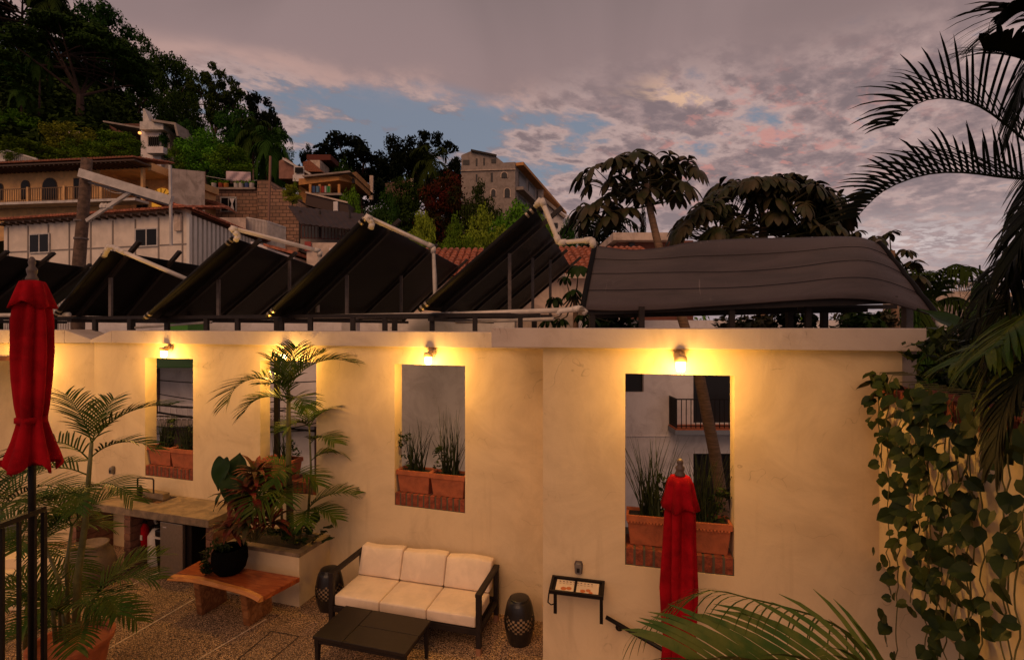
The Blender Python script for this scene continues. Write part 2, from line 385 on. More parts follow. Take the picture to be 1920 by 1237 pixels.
def leafcloud(cl, n, size, seed, flat=1.0, shell=.55):
    """cl: rows of cx,cy,cz,rx,ry,rz -> quads (leaf diamonds) scattered through the clumps"""
    rg = np.random.default_rng(seed); cl = np.array(cl, float); k = len(cl)
    idx = np.repeat(np.arange(k), n); N = len(idx)
    d = rg.normal(size=(N, 3)); d /= np.linalg.norm(d, axis=1)[:, None]
    r = shell + (1 - shell) * rg.random(N) ** .6; r *= 1 + .18 * rg.normal(size=N)
    p = cl[idx, :3] + d * r[:, None] * cl[idx, 3:6]
    nn = d * np.array([1, 1, 1.6]) + .75 * rg.normal(size=(N, 3)); nn[:, 2] += .35; nn /= np.linalg.norm(nn, axis=1)[:, None]
    a = np.cross(nn, rg.normal(size=(N, 3))); a /= np.linalg.norm(a, axis=1)[:, None]; b_ = np.cross(nn, a)
    s = size * (.55 + .9 * rg.random(N))[:, None]
    q_ = np.stack([p - a * s, p - b_ * s * .45, p + a * s, p + b_ * s * .45], 1)
    return q_.reshape(-1, 3)

# ------------------------------------------------------------------ terrain and ground
ZR = [(-900, 70), (-300, 75), (20, 62), (150, 60), (300, 46), (430, 40), (537, 28), (620, 23), (820, 25), (900, 22), (1000, 17), (1060, 10), (1150, 3), (1300, 0), (3000, -1)]
def zr(px): return float(np.interp(px, [a for a, b_ in ZR], [b_ for a, b_ in ZR]))
def terr(x, y):
    px = 960 + F * x / max(y, 1); f = min(max((y - 20) / 90, 0), 1)
    return -3 + (zr(px) + 3) * f
tb = MB(); rows = []
for i in range(40):
    yy = 20 + (i / 39) ** 1.2 * 190
    rows.append([(( px - 960) / F * yy, yy, terr((px - 960) / F * yy, yy) + (0 if i == 0 else .5 * math.sin(px * .05 + yy * .3)) - .004) for px in range(-900, 2901, 50)])
tb.grid(rows); tag(build(tb, 'hill', EARTH, smooth=True), kind='structure', label='wooded hillside rising behind the town')
tag(build(MB().quad((-900, 6.5, -3.02), (900, 6.5, -3.02), (900, 1800, -3.02), (-900, 1800, -3.02)), 'ground', mat('street_ground', (.10, .085, .07), .95, .4, .3)), kind='structure')
# courtyard floor
fl = MB().quad((-12, -3, 0), (4.3, -3, 0), (4.3, 4.0, 0), (0.41, 5.0, 0)); fl.f[-1] = fl.f[-1]
fl = MB(); fl.f = []; fl.v = [(-12, -3, 0), (4.3, -3, 0), (4.3, 4.2, 0), (.42, 5.86, 0), (-6.6, 8.02, 0), (-12, 8.02, 0)]; fl.f.append((0, 1, 2, 3, 4, 5))
tag(build(fl, 'courtyard_floor', PEB), kind='structure')
JOINT = mat('joint_line', (.85, .66, .45), .9, .4, 20)
jl = MB()
def strip(p, q, wd, z=.004):
    d = (q - p).normalized(); a = Vector((-d.y, d.x, 0)) * wd / 2
    jl.quad((p.x - a.x, p.y - a.y, z), (q.x - a.x, q.y - a.y, z), (q.x + a.x, q.y + a.y, z), (p.x + a.x, p.y + a.y, z))
strip(G(150, 1140), G(300, 1072), .026); strip(G(60, 1180), G(250, 1095), .02); strip(G(352, 1130), G(400, 1103), .022); strip(G(200, 1218), G(352, 1130), .022); strip(G(370, 1237), G(500, 1160), .018)
tag(build(jl, 'floor_joints', JOINT), kind='structure')
jl = MB()
c4 = [G(445, 1237), G(509, 1183), G(561, 1193), G(505, 1240)]
for i in range(3): strip(c4[i], c4[i + 1], .012, .005)
tag(build(jl, 'floor_hatch', mat('hatch_gap', (.04, .025, .015), .9)), kind='structure')

# ------------------------------------------------------------------ courtyard walls
RL = math.atan2(-.2951, .9555); P0 = Vector((-2.38, 6.62, 0)); WV = Vector((.9555, -.2951, 0)); NV = Vector((.2951, .9555, 0))
RB = math.atan2(-.2301, .9732); Q0 = Vector((.305, 4.932, 0)); WB = Vector((.9732, -.2301, 0)); NB = Vector((.2301, .9732, 0))
def LW(t, v, z): return P0 + WV * t + NV * v + Vector((0, 0, z))
def BW(t, v, z): return Q0 + WB * t + NB * v + Vector((0, 0, z))
W1, W2, W3 = (-3.341, -2.392), (-1.174, -.246), (.935, 1.897); WZ = (1.14, 2.925)
T = .18
wl = thing('courtyard_wall', 'long white plastered courtyard wall with three tall window openings', 'wall', P0, RL)
mb = MB().wall([-4.43, 3.05], [0, 3.15], [(a, b_) + WZ for a, b_ in (W1, W2, W3)], 0, T)
build(mb, 'wall_body', WALL, wl)
def fascia_l(mb_):
    pass
# fascia/coping with the V notch at the corner
co = MB()
zt, zb = 3.34, 3.145
co.box(-3.95, 3.05, -.07, .45, zb, zt)
co.hexa([(-4.50, -.07, zb), (-3.95, -.07, zb), (-3.95, .45, zb), (-4.50, .45, zb), (-4.50, -.07, zb + .02), (-3.95, -.07, zt), (-3.95, .45, zt), (-4.50, .45, zb + .02)])
build(co, 'coping', FASC, wl, bevel=.008)
def bricksill(par, x0, x1, n, y0, y1, z0, z1):
    o = build(MB().box(x0, x1, y0 + .006, y1, z0, z1 - .006), 'brick_sill', MORT, par)
    bm = MB(); w_ = (x1 - x0) / n
    for i in range(n):
        dz = rnd.uniform(-.004, .004); bm.box(x0 + w_ * i + .010, x0 + w_ * (i + 1) - .010, y0 + rnd.uniform(-.003, .004), y1 - .004, z0 + .008, z1 + dz)
    build(bm, 'sill_bricks', BRICK, o, bevel=.006)
for a, b_ in (W1, W2, W3): bricksill(wl, a, b_, 12, .004, T + .16, 1.14, 1.30)
# corner wall to the left
cw = thing('corner_wall', 'lit white corner wall at the far left behind the left umbrella', 'wall', (-6.60, 7.926, 0))
mb = MB().wall([-4.2, 0], [0, 3.13], [(-4.0, -1.24, 0, 2.88)], 0, .2); build(mb, 'wall_body', WALL, cw)
mb = MB(); zt, zb = 3.35, 3.14
mb.box(-4.2, -.42, -.07, .5, zb, zt)
mb.hexa([(-.42, -.07, zb), (.10, -.07, zb), (.10, .5, zb), (-.42, .5, zb), (-.42, -.07, zt), (.10, -.07, zb + .02), (.10, .5, zb + .02), (-.42, .5, zt)])
build(mb, 'coping', FASC, cw, bevel=.008)
mb = MB().box(-4.0, -1.20, -.03, .15, 2.86, 2.93); build(mb, 'lintel', mat('lintel_wood', (.10, .035, .015), .6, .4, 10), cw)
mb = MB().box(-3.95, -1.30, .9, 1.0, 0, 2.8); build(mb, 'inner_panel', WALL, cw)
# right block
wb = thing('block_wall', 'nearer white plastered wall with one large window above the stairs', 'wall', Q0, RB)
def bt_at(px, zz_=None):
    k = (px - 960) / F; return (k * Q0.y - Q0.x) / (WB.x - k * WB.y)
W4 = (bt_at(1172), bt_at(1377)); WZ4 = (1.14, 2.955)
tB = 3.07
mb = MB().wall([0, tB], [-1.6, 3.19], [W4 + WZ4], 0, .20); mb.box(tB, 4.4, 0, .20, -1.6, 1.6)
mb.box(.0, .20, .20, .95, -1.6, 3.19)
build(mb, 'wall_body', WALL, wb)
k0 = bt_at(918)
build(MB().box(-.50, 3.20, -.10, .55, 3.195, 3.385), 'coping', FASC, wb, bevel=.008)
bricksill(wb, W4[0], W4[1], 11, .004, .36, 1.14, 1.30)
build(MB().box(tB - .001, 3.19, .03, .25, 1.6, 3.19), 'end_pillar', FASC, wb)

# side wall with coping and planting bed
S0 = Q0 + WB * 2.90; RS = math.atan2(-.955, -.295)      # local x runs from the corner towards the viewer
sw = thing('planter_wall', 'raised planter wall on the right with brick edge and hanging vines', 'planter', S0, RS)
# local x = along towards viewer, local y = to the right-hand side (90 deg ccw of x): (.955,-.295)
mb = MB().box(-.02, 3.4, 0, .16, 1.45, 2.80); mb.box(.14, 3.4, .16, .9, 1.45, 1.6); mb.hexa([(-.02, 0, 1.40), (3.4, 0, 1.40), (3.4, .9, 1.40), (-.02, .9, 1.40), (-.02, 0, 1.45), (3.4, 0, 1.45), (3.4, .9, 1.45), (-.02, .9, 1.45)])
build(mb, 'wall_body', WALL, sw)
mb = MB()
for i in range(14): mb.box(.62 + i * .2 + .005, .62 + (i + 1) * .2 - .005, -.03, .17, 2.80, 2.94 + rnd.uniform(-.003, .003))
mb.box(-.02, .61, -.01, .17, 2.80, 2.90)
build(mb, 'brick_coping', BRICK, sw, bevel=.006)
build(MB().box(0, 3.4, .17, 1.3, 2.6, 2.86), 'soil', SOIL, sw)
def SP(s_, v, z): return S0 + Vector((-.295, -.955, 0)) * s_ + Vector((.955, -.295, 0)) * v + Vector((0, 0, z))

# ------------------------------------------------------------------ wall lamps
JAR = mat('lit_glass_jar', (1, .8, .4), .3, emit=(1, .60, .20), estr=30)
CAP = mat('beige_lamp_cap', (.42, .30, .17), .5)
def lamp(p, ang, label, s=1.0):
    t = thing('wall_lamp', label, 'wall lamp', p, ang, 'jelly jar lamps above the windows')
    build(MB().lathe([(.055, -.02), (.058, 0), (.05, .035)], 20, (0, -.115)).tube([(0, 0, .03), (0, -.05, .04), (0, -.10, .03)], [.02, .018, .022], 10).tube([(0, 0, .03), (0, -.022, .03)], [.055, .05], 18), 'lamp_cap', CAP, t, smooth=True, bevel=.004)
    build(MB().lathe([(.026, -.110), (.036, -.10), (.040, -.07), (.040, -.021)], 20, (0, -.115)), 'glass_jar', JAR, t, smooth=True)
    ld = bpy.data.lights.new('lamp_glow', 'POINT'); ld.energy = 37; ld.color = (1, .52, .10); ld.shadow_soft_size = .06
    lo = bpy.data.objects.new('lamp_glow', ld); COL.objects.link(lo); lo.parent = t; lo.location = (-.0, -.27, -.20)
    return t
def lt_at(px):
    k = (px - 960) / F; return (-P0.x + k * P0.y) / (WV.x - k * WV.y)
lamp(LW(lt_at(321), 0, 3.06), RL, 'lit jar lamp above the far left window with two small planters')
lamp(LW(lt_at(543), 0, 3.06), RL, 'lit jar lamp above the window hidden by the tall areca palm')
lamp(LW(lt_at(811), 0, 3.05), RL, 'lit jar lamp above the window over the sofa')
lamp(BW(bt_at(1274), 0, 3.10), RB, 'largest lit jar lamp above the stair window behind the right umbrella')
# a lamp of the same kind out of sight to the left lights the corner
lamp(Vector((-7.62, 7.92, 2.98)), 0, 'lit jar lamp on the corner wall hidden behind the left umbrella')

# ------------------------------------------------------------------ window planters
def blades(mb_, c, n, h, spread, wd=.012, seed=0, lean=1.0):
    r_ = random.Random(seed)
    for i in range(n):
        a = r_.uniform(0, 6.283); L = h * r_.uniform(.5, 1.05); o = Vector((c[0] + r_.uniform(-.1, .1) * spread, c[1] + r_.uniform(-.05, .05) * spread, c[2]))
        k = r_.uniform(.05, .45) * lean; dr = Vector((math.cos(a), math.sin(a) * .6, 0)); sd_ = Vector((-dr.y, dr.x, 0)).normalized() if dr.length else Vector((1, 0, 0))
        sd_ = (sd_ + Vector((r_.uniform(-1, 1), r_.uniform(-1, 1), 0)) * .6).normalized()
        pts = []
        droop = r_.uniform(0, .35) if r_.random() < .25 else r_.uniform(0, .06)
        for j in range(5):
            f = j / 4; pts.append(o + dr * (k * L * f + droop * L * f * f) + Vector((0, 0, L * (f - droop * 1.2 * f ** 3))))
        for j in range(4):
            w0 = wd * (1 - j / 4) * .5 + .0008; w1 = wd * (1 - (j + 1) / 4) * .5 + .0008
            mb_.quad(pts[j] - sd_ * w0, pts[j] + sd_ * w0, pts[j + 1] + sd_ * w1, pts[j + 1] - sd_ * w1)
def herb(mb_, c, h, spread, n, seed, leaf=.03):
    r_ = random.Random(seed); cl = []
    for i in range(n):
        a = r_.uniform(0, 6.28); q_ = r_.random(); cl.append((c[0] + math.cos(a) * spread * q_, c[1] + math.sin(a) * spread * .5 * q_, c[2] + h * r_.uniform(.05, 1), .05, .05, .05))
    mb_.np.append(leafcloud(cl, 9, leaf, seed))
def planter(frame_pt, ang, wd, dp, ht, label, grp, seed, grass_h, herb_h=.0, name='planter_box', rimdeco=False, n=46):
    t = thing(name, label, 'planter', frame_pt, ang, grp)
    mb_ = MB().taper(-wd / 2 + .012, wd / 2 - .012, 0.012, dp - .012, 0, ht - .05, .025); build(mb_, 'box', TERR, t, bevel=.006)
    mb_ = MB().wall([-wd / 2, wd / 2], [0, dp], [(-wd / 2 + .025, wd / 2 - .025, .025, dp - .025)], 0, .055)
    mb_.v = [(x_, z_, ht - .055 + y_) for x_, y_, z_ in mb_.v]; mb_.f = [f[::-1] for f in mb_.f]
    if rimdeco:
        for i in range(int(wd / .03)): mb_.box(-wd / 2 + .01 + i * .03, -wd / 2 + .028 + i * .03, -.004, .02, ht - .075, ht - .056)
    build(mb_, 'rim', TERR, t, bevel=.004)
    build(MB().box(-wd / 2 + .03, wd / 2 - .03, .03, dp - .03, ht - .045, ht - .025), 'soil', SOIL, t)
    mb_ = MB(); blades(mb_, (0, dp / 2, ht - .03), int(n * 1.2), grass_h * 1.15, wd * 2.2, .017, seed=seed)
    build(mb_, 'grass_tuft', LEAFG, t)
    if herb_h: mb_ = MB(); herb(mb_, (rnd.choice((-1, 1)) * wd * .28, dp / 2, ht - .02), herb_h, wd * .22, 15, seed + 5, .024); build(mb_, 'leafy_stems', LEAFV, t)
    return t
gp = 'terracotta planters in the window openings'
for (a, b_), lab, sd_ in ((W1, 'far left window over the counter', 10), (W3, 'window over the sofa', 30)):
    wd = (b_ - a) / 2 - .01
    planter(LW(a + wd / 2 + .008, .02, 1.302), RL, wd, .22, .28, 'left terracotta planter of spiky grass in the ' + lab, gp, sd_, .62 if sd_ == 30 else .45, .45)
    planter(LW(b_ - wd / 2 - .008, -.0, 1.302), RL, wd, .22, .28, 'right terracotta planter of spiky grass in the ' + lab, gp, sd_ + 3, .72 if sd_ == 30 else .42, .40)
planter(LW(W2[0] + .28, .01, 1.302), RL, .50, .22, .27, 'dark red clay planter in the window behind the areca palm', gp, 50, .35, .3)
wd = (W4[1] - W4[0]) / 2 - .012
planter(BW(W4[0] + wd / 2 + .01, .06, 1.302), RB, wd, .25, .29, 'long ribbed planter left of the right umbrella in the stair window', gp, 60, .80, .42, rimdeco=True, n=60)
planter(BW(W4[1] - wd / 2 - .01, .02, 1.302), RB, wd, .25, .29, 'long ribbed planter right of the right umbrella in the stair window', gp, 65, .62, .30, rimdeco=True, n=55)

# ------------------------------------------------------------------ fronds and palms
def frond(mb_, pts, n, L, side, lift=.35, fwd=.55, droop=.35, wd=.02, r=.008, seed=0, start=.12, tipL=.25, one=False, lrnd=.12):
    r_ = random.Random(seed); pts = [Vector(p) for p in pts]
    # resample by Catmull-Rom
    def cr(t):
        t *= len(pts) - 1; i = min(int(t), len(pts) - 2); f = t - i
        p0, p1, p2, p3 = pts[max(i - 1, 0)], pts[i], pts[i + 1], pts[min(i + 2, len(pts) - 1)]
        return .5 * ((2 * p1) + (p2 - p0) * f + (2 * p0 - 5 * p1 + 4 * p2 - p3) * f * f + (3 * p1 - p0 - 3 * p2 + p3) * f ** 3)
    K = 14; sm = [cr(i / K) for i in range(K + 1)]
    mb_.tube(sm, [r * (1 - .85 * i / K) for i in range(K + 1)], 5)
    side = Vector(side).normalized()
    for i in range(n):
        t = start + (1 - start) * (i + .5) / n; p = cr(t); tg = (cr(min(t + .02, 1)) - cr(max(t - .02, 0))).normalized()
        sd_ = (side - tg * side.dot(tg)).normalized(); up = sd_.cross(tg); 
        if up.z < 0: up = -up
        env = math.sin(math.pi * min(1, .18 + .82 * (1 - abs(t - .45) / .62))) if False else (tipL + (1 - tipL) * math.sin(math.pi * min(max(.12 + .80 * t, 0), 1)) ** .7)
        for sgn in ((1,) if one else (1, -1)):
            ll = L * env * r_.uniform(1 - lrnd, 1 + lrnd * .6)
            d = (sd_ * sgn * (1 + r_.uniform(-.12, .12)) + up * (lift + r_.uniform(-.1, .1)) + tg * (fwd + .5 * t + r_.uniform(-.08, .08))).normalized()
            wv = (tg * .8 - up * .3 * 0 + sd_ * 0 - d * tg.dot(d) * .8).normalized(); prev = p; dd = d.copy(); S = 5
            dr_ = droop * r_.uniform(.6, 1.35)
            for s_ in range(S):
                f0, f1 = s_ / S, (s_ + 1) / S
                nx = prev + dd * ll / S; w0 = wd * (.55 + .9 * f0) * (1 - f0) ** .6 * .9; w1 = wd * (.55 + .9 * f1) * (1 - f1) ** .6 * .9 if s_ < S - 1 else .0006
                mb_.quad(prev - wv * w0, prev + wv * w0, nx + wv * w1, nx - wv * w1)
                prev = nx; dd = (dd + Vector((0, 0, -dr_ * (.25 + f1)))).normalized()
def arch(p, az_, L, el, bend, k=5, twist=0):
    pts = []; p = Vector(p); h = Vector((math.cos(az_), math.sin(az_), 0)); e_ = el
    for i in range(k + 1):
        pts.append(p.copy()); p = p + (h * math.cos(e_) + Vector((0, 0, math.sin(e_)))) * (L / k); e_ -= bend / k
    return pts, Vector((-math.sin(az_), math.cos(az_), 0))
def areca(t, stems, specs, m_leaf=None, seed=0, L=.30, wd=.017):
    """stems: list of (points, r0, r1); specs: list of (stem idx, t along stem, az deg, length, elev deg, bend deg, leaf length)"""
    for pts, r0, r1 in stems:
        n = len(pts); build(MB().tube(pts, [r0 + (r1 - r0) * i / (n - 1) for i in range(n)], 9), 'stem', STEM, t, world=True, smooth=True)
    for i, (si, tt, azd, ln, el, bd, ll) in enumerate(specs):
        pts = stems[si][0]; f = tt * (len(pts) - 1); j = min(int(f), len(pts) - 2); p = Vector(pts[j]).lerp(Vector(pts[j + 1]), f - j)
        ps, sd_ = arch(p, R(azd), ln, R(el), R(bd)); mb_ = MB()
        frond(mb_, ps, int(13 + ln * 14), ll * 1.08, sd_, .35, .65, .16, wd * .74, .007, seed + i)
        build(mb_, 'frond', m_leaf or LEAF, t, world=True)

# left potted areca
pc = Vector((-4.15, 4.72, 0))
pt = thing('potted_palm', 'tall areca palm in a round terracotta pot at lower left', 'potted palm', pc)
build(MB().lathe([(.21, 0), (.26, .2), (.295, .40), (.32, .405), (.33, .46), (.295, .46), (.28, .41)], 36), 'pot', TERR, pt, smooth=True, bevel=.004)
build(MB().lathe([(.275, .36), (.275, .40)], 24), 'soil', SOIL, pt)
def W(px, py, Y): return P(px, py, Y)
stems = [([W(142, 1190, 4.7), W(146, 1080, 4.7), W(160, 980, 4.7), W(166, 900, 4.7), W(172, 830, 4.7)], .035, .015),
         ([W(115, 1200, 4.65), W(112, 1090, 4.6), W(80, 1010, 4.55)], .02, .010),
         ([W(128, 1200, 4.8), W(125, 1060, 4.8), W(135, 985, 4.8)], .02, .012),
         ([W(105, 1205, 4.55), W(98, 1130, 4.5)], .02, .014), ([W(155, 1200, 4.6), W(175, 1120, 4.5)], .018, .012), ([W(125, 1210, 4.45), W(118, 1150, 4.4)], .018, .012)]
specs = [(0, 1, 158, .62, 62, 40, .26), (0, 1, 20, .75, 55, 70, .27), (0, .97, 100, .55, 70, 50, .24), (0, .9, 8, .62, 40, 85, .22), (0, .88, 185, .75, 45, 95, .26), (0, .78, 200, .7, 30, 80, .26),
         (0, .7, 350, .55, 25, 85, .24), (0, .66, 230, .6, 25, 75, .26), (0, .62, 160, .55, 20, 60, .24), (0, .7, 300, .5, 20, 70, .22),
         (2, 1, 170, .6, 60, 90, .28), (2, 1, 60, .55, 50, 80, .26), (2, 1, 250, .5, 45, 90, .26), (1, 1, 190, .55, 55, 90, .26), (1, 1, 90, .5, 45, 80, .24), (1, 1, 290, .45, 45, 90, .24),
         (3, 1, 170, .6, 55, 90, .28), (3, 1, 250, .5, 45, 80, .26), (3, 1, 210, .55, 60, 100, .26), (4, 1, 10, .55, 45, 80, .28), (4, 1, 330, .5, 30, 80, .26), (4, 1, 50, .6, 50, 70, .26), (3, .5, 120, .5, 35, 70, .25), (4, .5, 300, .45, 20, 60, .24),
         (5, 1, 185, .5, 50, 100, .26), (5, 1, 345, .5, 45, 95, .26), (5, 1, 265, .4, 50, 100, .24), (5, .6, 220, .5, 20, 60, .24), (4, .8, 350, .5, 10, 50, .24)]
areca(pt, stems, specs, seed=100)
# second palm behind the left umbrella
b2 = Vector((-5.35, 5.2, 0))
pt2 = thing('garden_palm', 'low dense areca clump behind the left umbrella pole', 'palm', b2)
stems = [([b2, b2 + Vector((.0, 0, .8)), b2 + Vector((.05, 0, 1.5))], .03, .015), ([b2 + Vector((.2, .1, 0)), b2 + Vector((.25, .1, 1.0))], .025, .015)]
specs = [(0, 1, a, .85, e_, 85, .30) for a, e_ in ((10, 45), (60, 60), (120, 50), (175, 60), (230, 45), (300, 45), (340, 30), (30, 20))] + [(1, 1, a, .8, e_, 90, .30) for a, e_ in ((20, 50), (80, 45), (200, 45), (260, 35), (320, 50), (350, 15))] + [(1, .6, a, .7, 20, 70, .28) for a in (0, 60, 200, 280, 330)]
areca(pt2, stems, specs, seed=200)

# ------------------------------------------------------------------ raised planter by the wall and its plants
PA = Vector((-2.58, 6.07, 0))
rp = thing('raised_planter', 'white plastered raised planter with concrete rim against the wall', 'planter', PA, RL)
build(MB().box(-1.12, 0, 0, .60, 0, .60), 'planter_body', WALL, rp, bevel=.006)
mb = MB().wall([-1.12, 0.004], [-.004, .60], [(-1.0, -.10, .10, .54)], 0, .045); mb.v = [(x_, z_, .602 + y_) for x_, y_, z_ in mb.v]; mb.f = [f[::-1] for f in mb.f]
build(mb, 'rim', CTOP, rp, bevel=.004); build(MB().box(-1.0, -.1, .1, .54, .603, .615), 'soil', SOIL, rp)
b3 = P(545, 1010, 6.35)
ap = thing('areca_palm', 'areca palm in the raised planter reaching the wall lamp', 'palm', b3)
stems = [([P(545, 1015, 6.35), P(543, 950, 6.35), P(541, 880, 6.33), P(541, 800, 6.30), P(541, 730, 6.28)], .05, .022),
         ([P(560, 1015, 6.3), P(572, 960, 6.3)], .02, .012), ([P(530, 1015, 6.25), P(527, 930, 6.2)], .02, .012), ([P(575, 1010, 6.4), P(583, 880, 6.5), P(580, 800, 6.55)], .018, .01)]
specs = [(0, 1, 2, .95, 58, 88, .36), (0, .93, 183, 1.0, 58, 150, .40), (0, 1, 95, .6, 78, 40, .32), (0, 1, 160, .50, 75, 50, .30), (0, 1, 40, .65, 70, 60, .32), (0, .95, 250, .45, 65, 90, .30), (0, .9, 200, .6, 40, 120, .34), (0, .9, 320, .5, 45, 110, .30),
         (0, .5, 175, .5, 30, 90, .30), (0, .45, 340, .5, 30, 90, .30), (0, .5, 270, .45, 35, 110, .30),
         (1, 1, 5, .70, 48, 75, .30), (1, 1, 340, .50, 25, 70, .26), (1, 1, 290, .4, 30, 80, .25), (2, 1, 262, .55, 50, 125, .40), (2, 1, 240, .45, 35, 110, .34), (2, 1, 200, .4, 50, 90, .26), (2, 1, 300, .45, 50, 110, .32),
         (3, 1, 20, .5, 60, 80, .28), (3, 1, 120, .5, 60, 80, .28), (3, .8, 330, .5, 40, 80, .28), (3, .6, 10, .45, 40, 80, .28), (3, 1, 240, .4, 40, 90, .26)]
areca(ap, stems, specs, seed=300, wd=.02)
def bigleaf(mb_, p, az_, L, Wd, tilt, cup=.15, n=8):
    """heart/arrow shaped leaf: base at p, pointing along az, tilt = elevation of midrib"""
    h = Vector((math.cos(az_) * math.cos(tilt), math.sin(az_) * math.cos(tilt), math.sin(tilt))); s_ = Vector((-math.sin(az_), math.cos(az_), 0)); nn = s_.cross(h)
    if nn.z < 0: nn = -nn
    rows_ = []
    for i in range(n + 1):
        t = i / n; wd_ = Wd * (math.sin(math.pi * min(1, t * .62 + .38)) ** .8) * (1 if t < .85 else (1 - t) / .15 * .8 + .05)
        if i == 0: wd_ = Wd * .55
        c_ = p + h * (L * (t - .12)) - nn * (cup * L * t * t)
        back = -L * .12 if i == 0 else 0
        rows_.append([c_ + s_ * wd_ * u / 2 + nn * (abs(u) * cup * Wd * .6) + h * (back * abs(u) * 1.2 + (0 if i else 0)) + nn * (.01 * math.sin(9 * t + 3 * u)) for u in (-1, -.5, 0, .5, 1)])
    mb_.grid(rows_)
er = thing('elephant_ear', 'elephant ear plant with huge ribbed leaves left of the palm', 'plant', P(470, 1015, 6.3))
for i, (px, py, Y_, a, L_, W_, tl) in enumerate([(418, 868, 6.0, -110, .36, .28, -72), (442, 892, 6.1, 95, .32, .30, 72), (440, 900, 5.95, -75, .34, .30, -55), (415, 925, 6.0, -150, .24, .20, -60)]):
    mb = MB(); q0 = P(px, py, Y_); mb.tube([P(470, 1015, 6.3), P((470 + px) / 2 + 8, (1015 + py) / 2 - 5, 6.2), q0], [.012, .009, .006], 6); build(mb, 'stalk', STEM, er, world=True)
    mb = MB(); bigleaf(mb, q0, R(a), L_, W_, R(tl)); build(mb, 'leaf', LEAFT, er, world=True, smooth=True, sub=1)
cy = thing('cordyline', 'bushy dark red cordyline in the raised planter', 'plant', P(480, 1015, 6.15))
mb = MB(); st = MB(); r_ = random.Random(5)
for hx, hy, hY, nl in ((440, 935, 5.95, 40), (480, 890, 6.05, 44), (505, 940, 5.98, 40), (465, 975, 5.88, 36), (510, 980, 5.95, 26), (500, 895, 6.15, 26), (430, 990, 5.88, 18), (470, 930, 5.88, 40)):
    hp = P(hx, hy, hY); st.tube([P(480, 1015, 6.15), hp], [.014, .010], 6)
    for i in range(nl):
        a = r_.uniform(0, 6.28); e_ = r_.uniform(-.3, 1.2); L_ = r_.uniform(.22, .36); d = Vector((math.cos(a) * math.cos(e_), math.sin(a) * math.cos(e_), math.sin(e_))); s_ = Vector((-math.sin(a), math.cos(a), 0)); pr = hp; ws = [.010, .030, .034, .022, .001]
        for k in range(4):
            nx = pr + d * L_ / 4; mb.quad(pr - s_ * ws[k], pr + s_ * ws[k], nx + s_ * ws[k + 1], nx - s_ * ws[k + 1]); pr = nx; d = (d + Vector((0, 0, -.38))).normalized()
build(st, 'stem', STEM, cy, world=True); build(mb, 'foliage', LEAFR, cy, world=True)
po = thing('pothos', 'low glossy pothos at the right end of the raised planter', 'plant', P(585, 1010, 6.3))
mb = MB()
for i in range(26):
    bigleaf(mb, P(r_.uniform(505, 618), r_.uniform(985, 1018), r_.uniform(6.1, 6.4)), r_.uniform(0, 6.28), r_.uniform(.10, .17), r_.uniform(.09, .13), r_.uniform(-.4, .9), .1, 5)
bigleaf(mb, P(608, 990, 6.35), R(-20), .17, .15, R(20)); bigleaf(mb, P(590, 975, 6.4), R(100), .16, .13, R(50))
build(mb, 'foliage', LEAFT, po, world=True, smooth=True)

# ------------------------------------------------------------------ counter, fridge, bin
CA = Vector((-3.92, 6.47, 0))
ct = thing('concrete_counter', 'rough concrete counter with built-in sink on brick piers', 'counter', CA, RL)
# local: x<0 to the left, y to the wall
mb = MB().wall([-2.75, 0], [0, .76], [(-1.72, -1.20, .25, .58)], 0, .10); mb.v = [(x_, z_, .80 + y_) for x_, y_, z_ in mb.v]; mb.f = [f[::-1] for f in mb.f]
build(mb, 'worktop', CTOP, ct, bevel=.006)
mb = MB().wall([-1.74, -1.18], [.23, .60], [(-1.70, -1.22, .27, .56)], 0, .2); mb.v = [(x_, z_, .70 + y_ - .002) for x_, y_, z_ in mb.v]; mb.box(-1.72, -1.20, .25, .58, .68, .70)
build(mb, 'sink', STEEL, ct)
PIERB = mat('pier_brick', (.26, .12, .07), .9, .4, 9, bump=.3)
for x0 in (-1.62, -2.70, -.14):
    mb = MB()
    for k in range(8): mb.box(x0, x0 + .12, .08 + (.002 if k % 2 else 0), .70, k * .1 + .004, k * .1 + .097)
    build(mb, 'brick_pier', PIERB, ct, bevel=.004)
tp = thing('tap', 'bridge style steel kitchen tap behind the counter sink', 'tap', P(275, 928, 7.2))
build(MB().tube([P(258, 930, 7.2), P(258, 897, 7.2), P(262, 895, 7.2), P(286, 897, 7.2), P(288, 900, 7.18), P(288, 925, 7.15)], .011, 8), 'spout', FRM, tp, world=True)
build(MB().lathe([(.03, 0), (.03, .12), (.012, .15)], 14, (P(263, 0, 7.15).x - tp.location.x, -.05)), 'soap_bottle', BLK, tp)
tag(build(MB().beam(P(270, 922, 7.35), P(312, 930, 7.2), .10, .09), 'sponge_tray', CTOP, bevel=.005), 'low rectangular tray behind the tap', 'tray')
fr = thing('mini_fridge', 'steel fronted mini fridge under the counter', 'fridge', CA + WV * -.88 + NV * .03, RL)
build(MB().box(0, .50, .05, .60, .02, .77), 'cabinet', BLK, fr, bevel=.006); build(MB().box(.002, .40, 0, .046, .02, .77), 'door', STEEL, fr, bevel=.006); build(MB().box(.06, .12, -.008, -.001, .70, .712), 'badge', WHT, fr)
bn = thing('waste_bin', 'black bin with pale lid band under the counter', 'bin', CA + WV * -1.10 + NV * .12, RL)
build(MB().taper(-.0, .19, 0, .28, 0, .48, .03), 'bin_body', BLK, bn, bevel=.01); build(MB().box(-.006, .196, -.006, .286, .481, .50), 'rim_band', PVC, bn); build(MB().box(0, .19, 0, .28, .501, .60), 'lid', BLK, bn, bevel=.02)
wt = thing('water_jug', 'white plastic jug standing behind the bin', 'jug', CA + WV * -1.32 + NV * .35, RL)
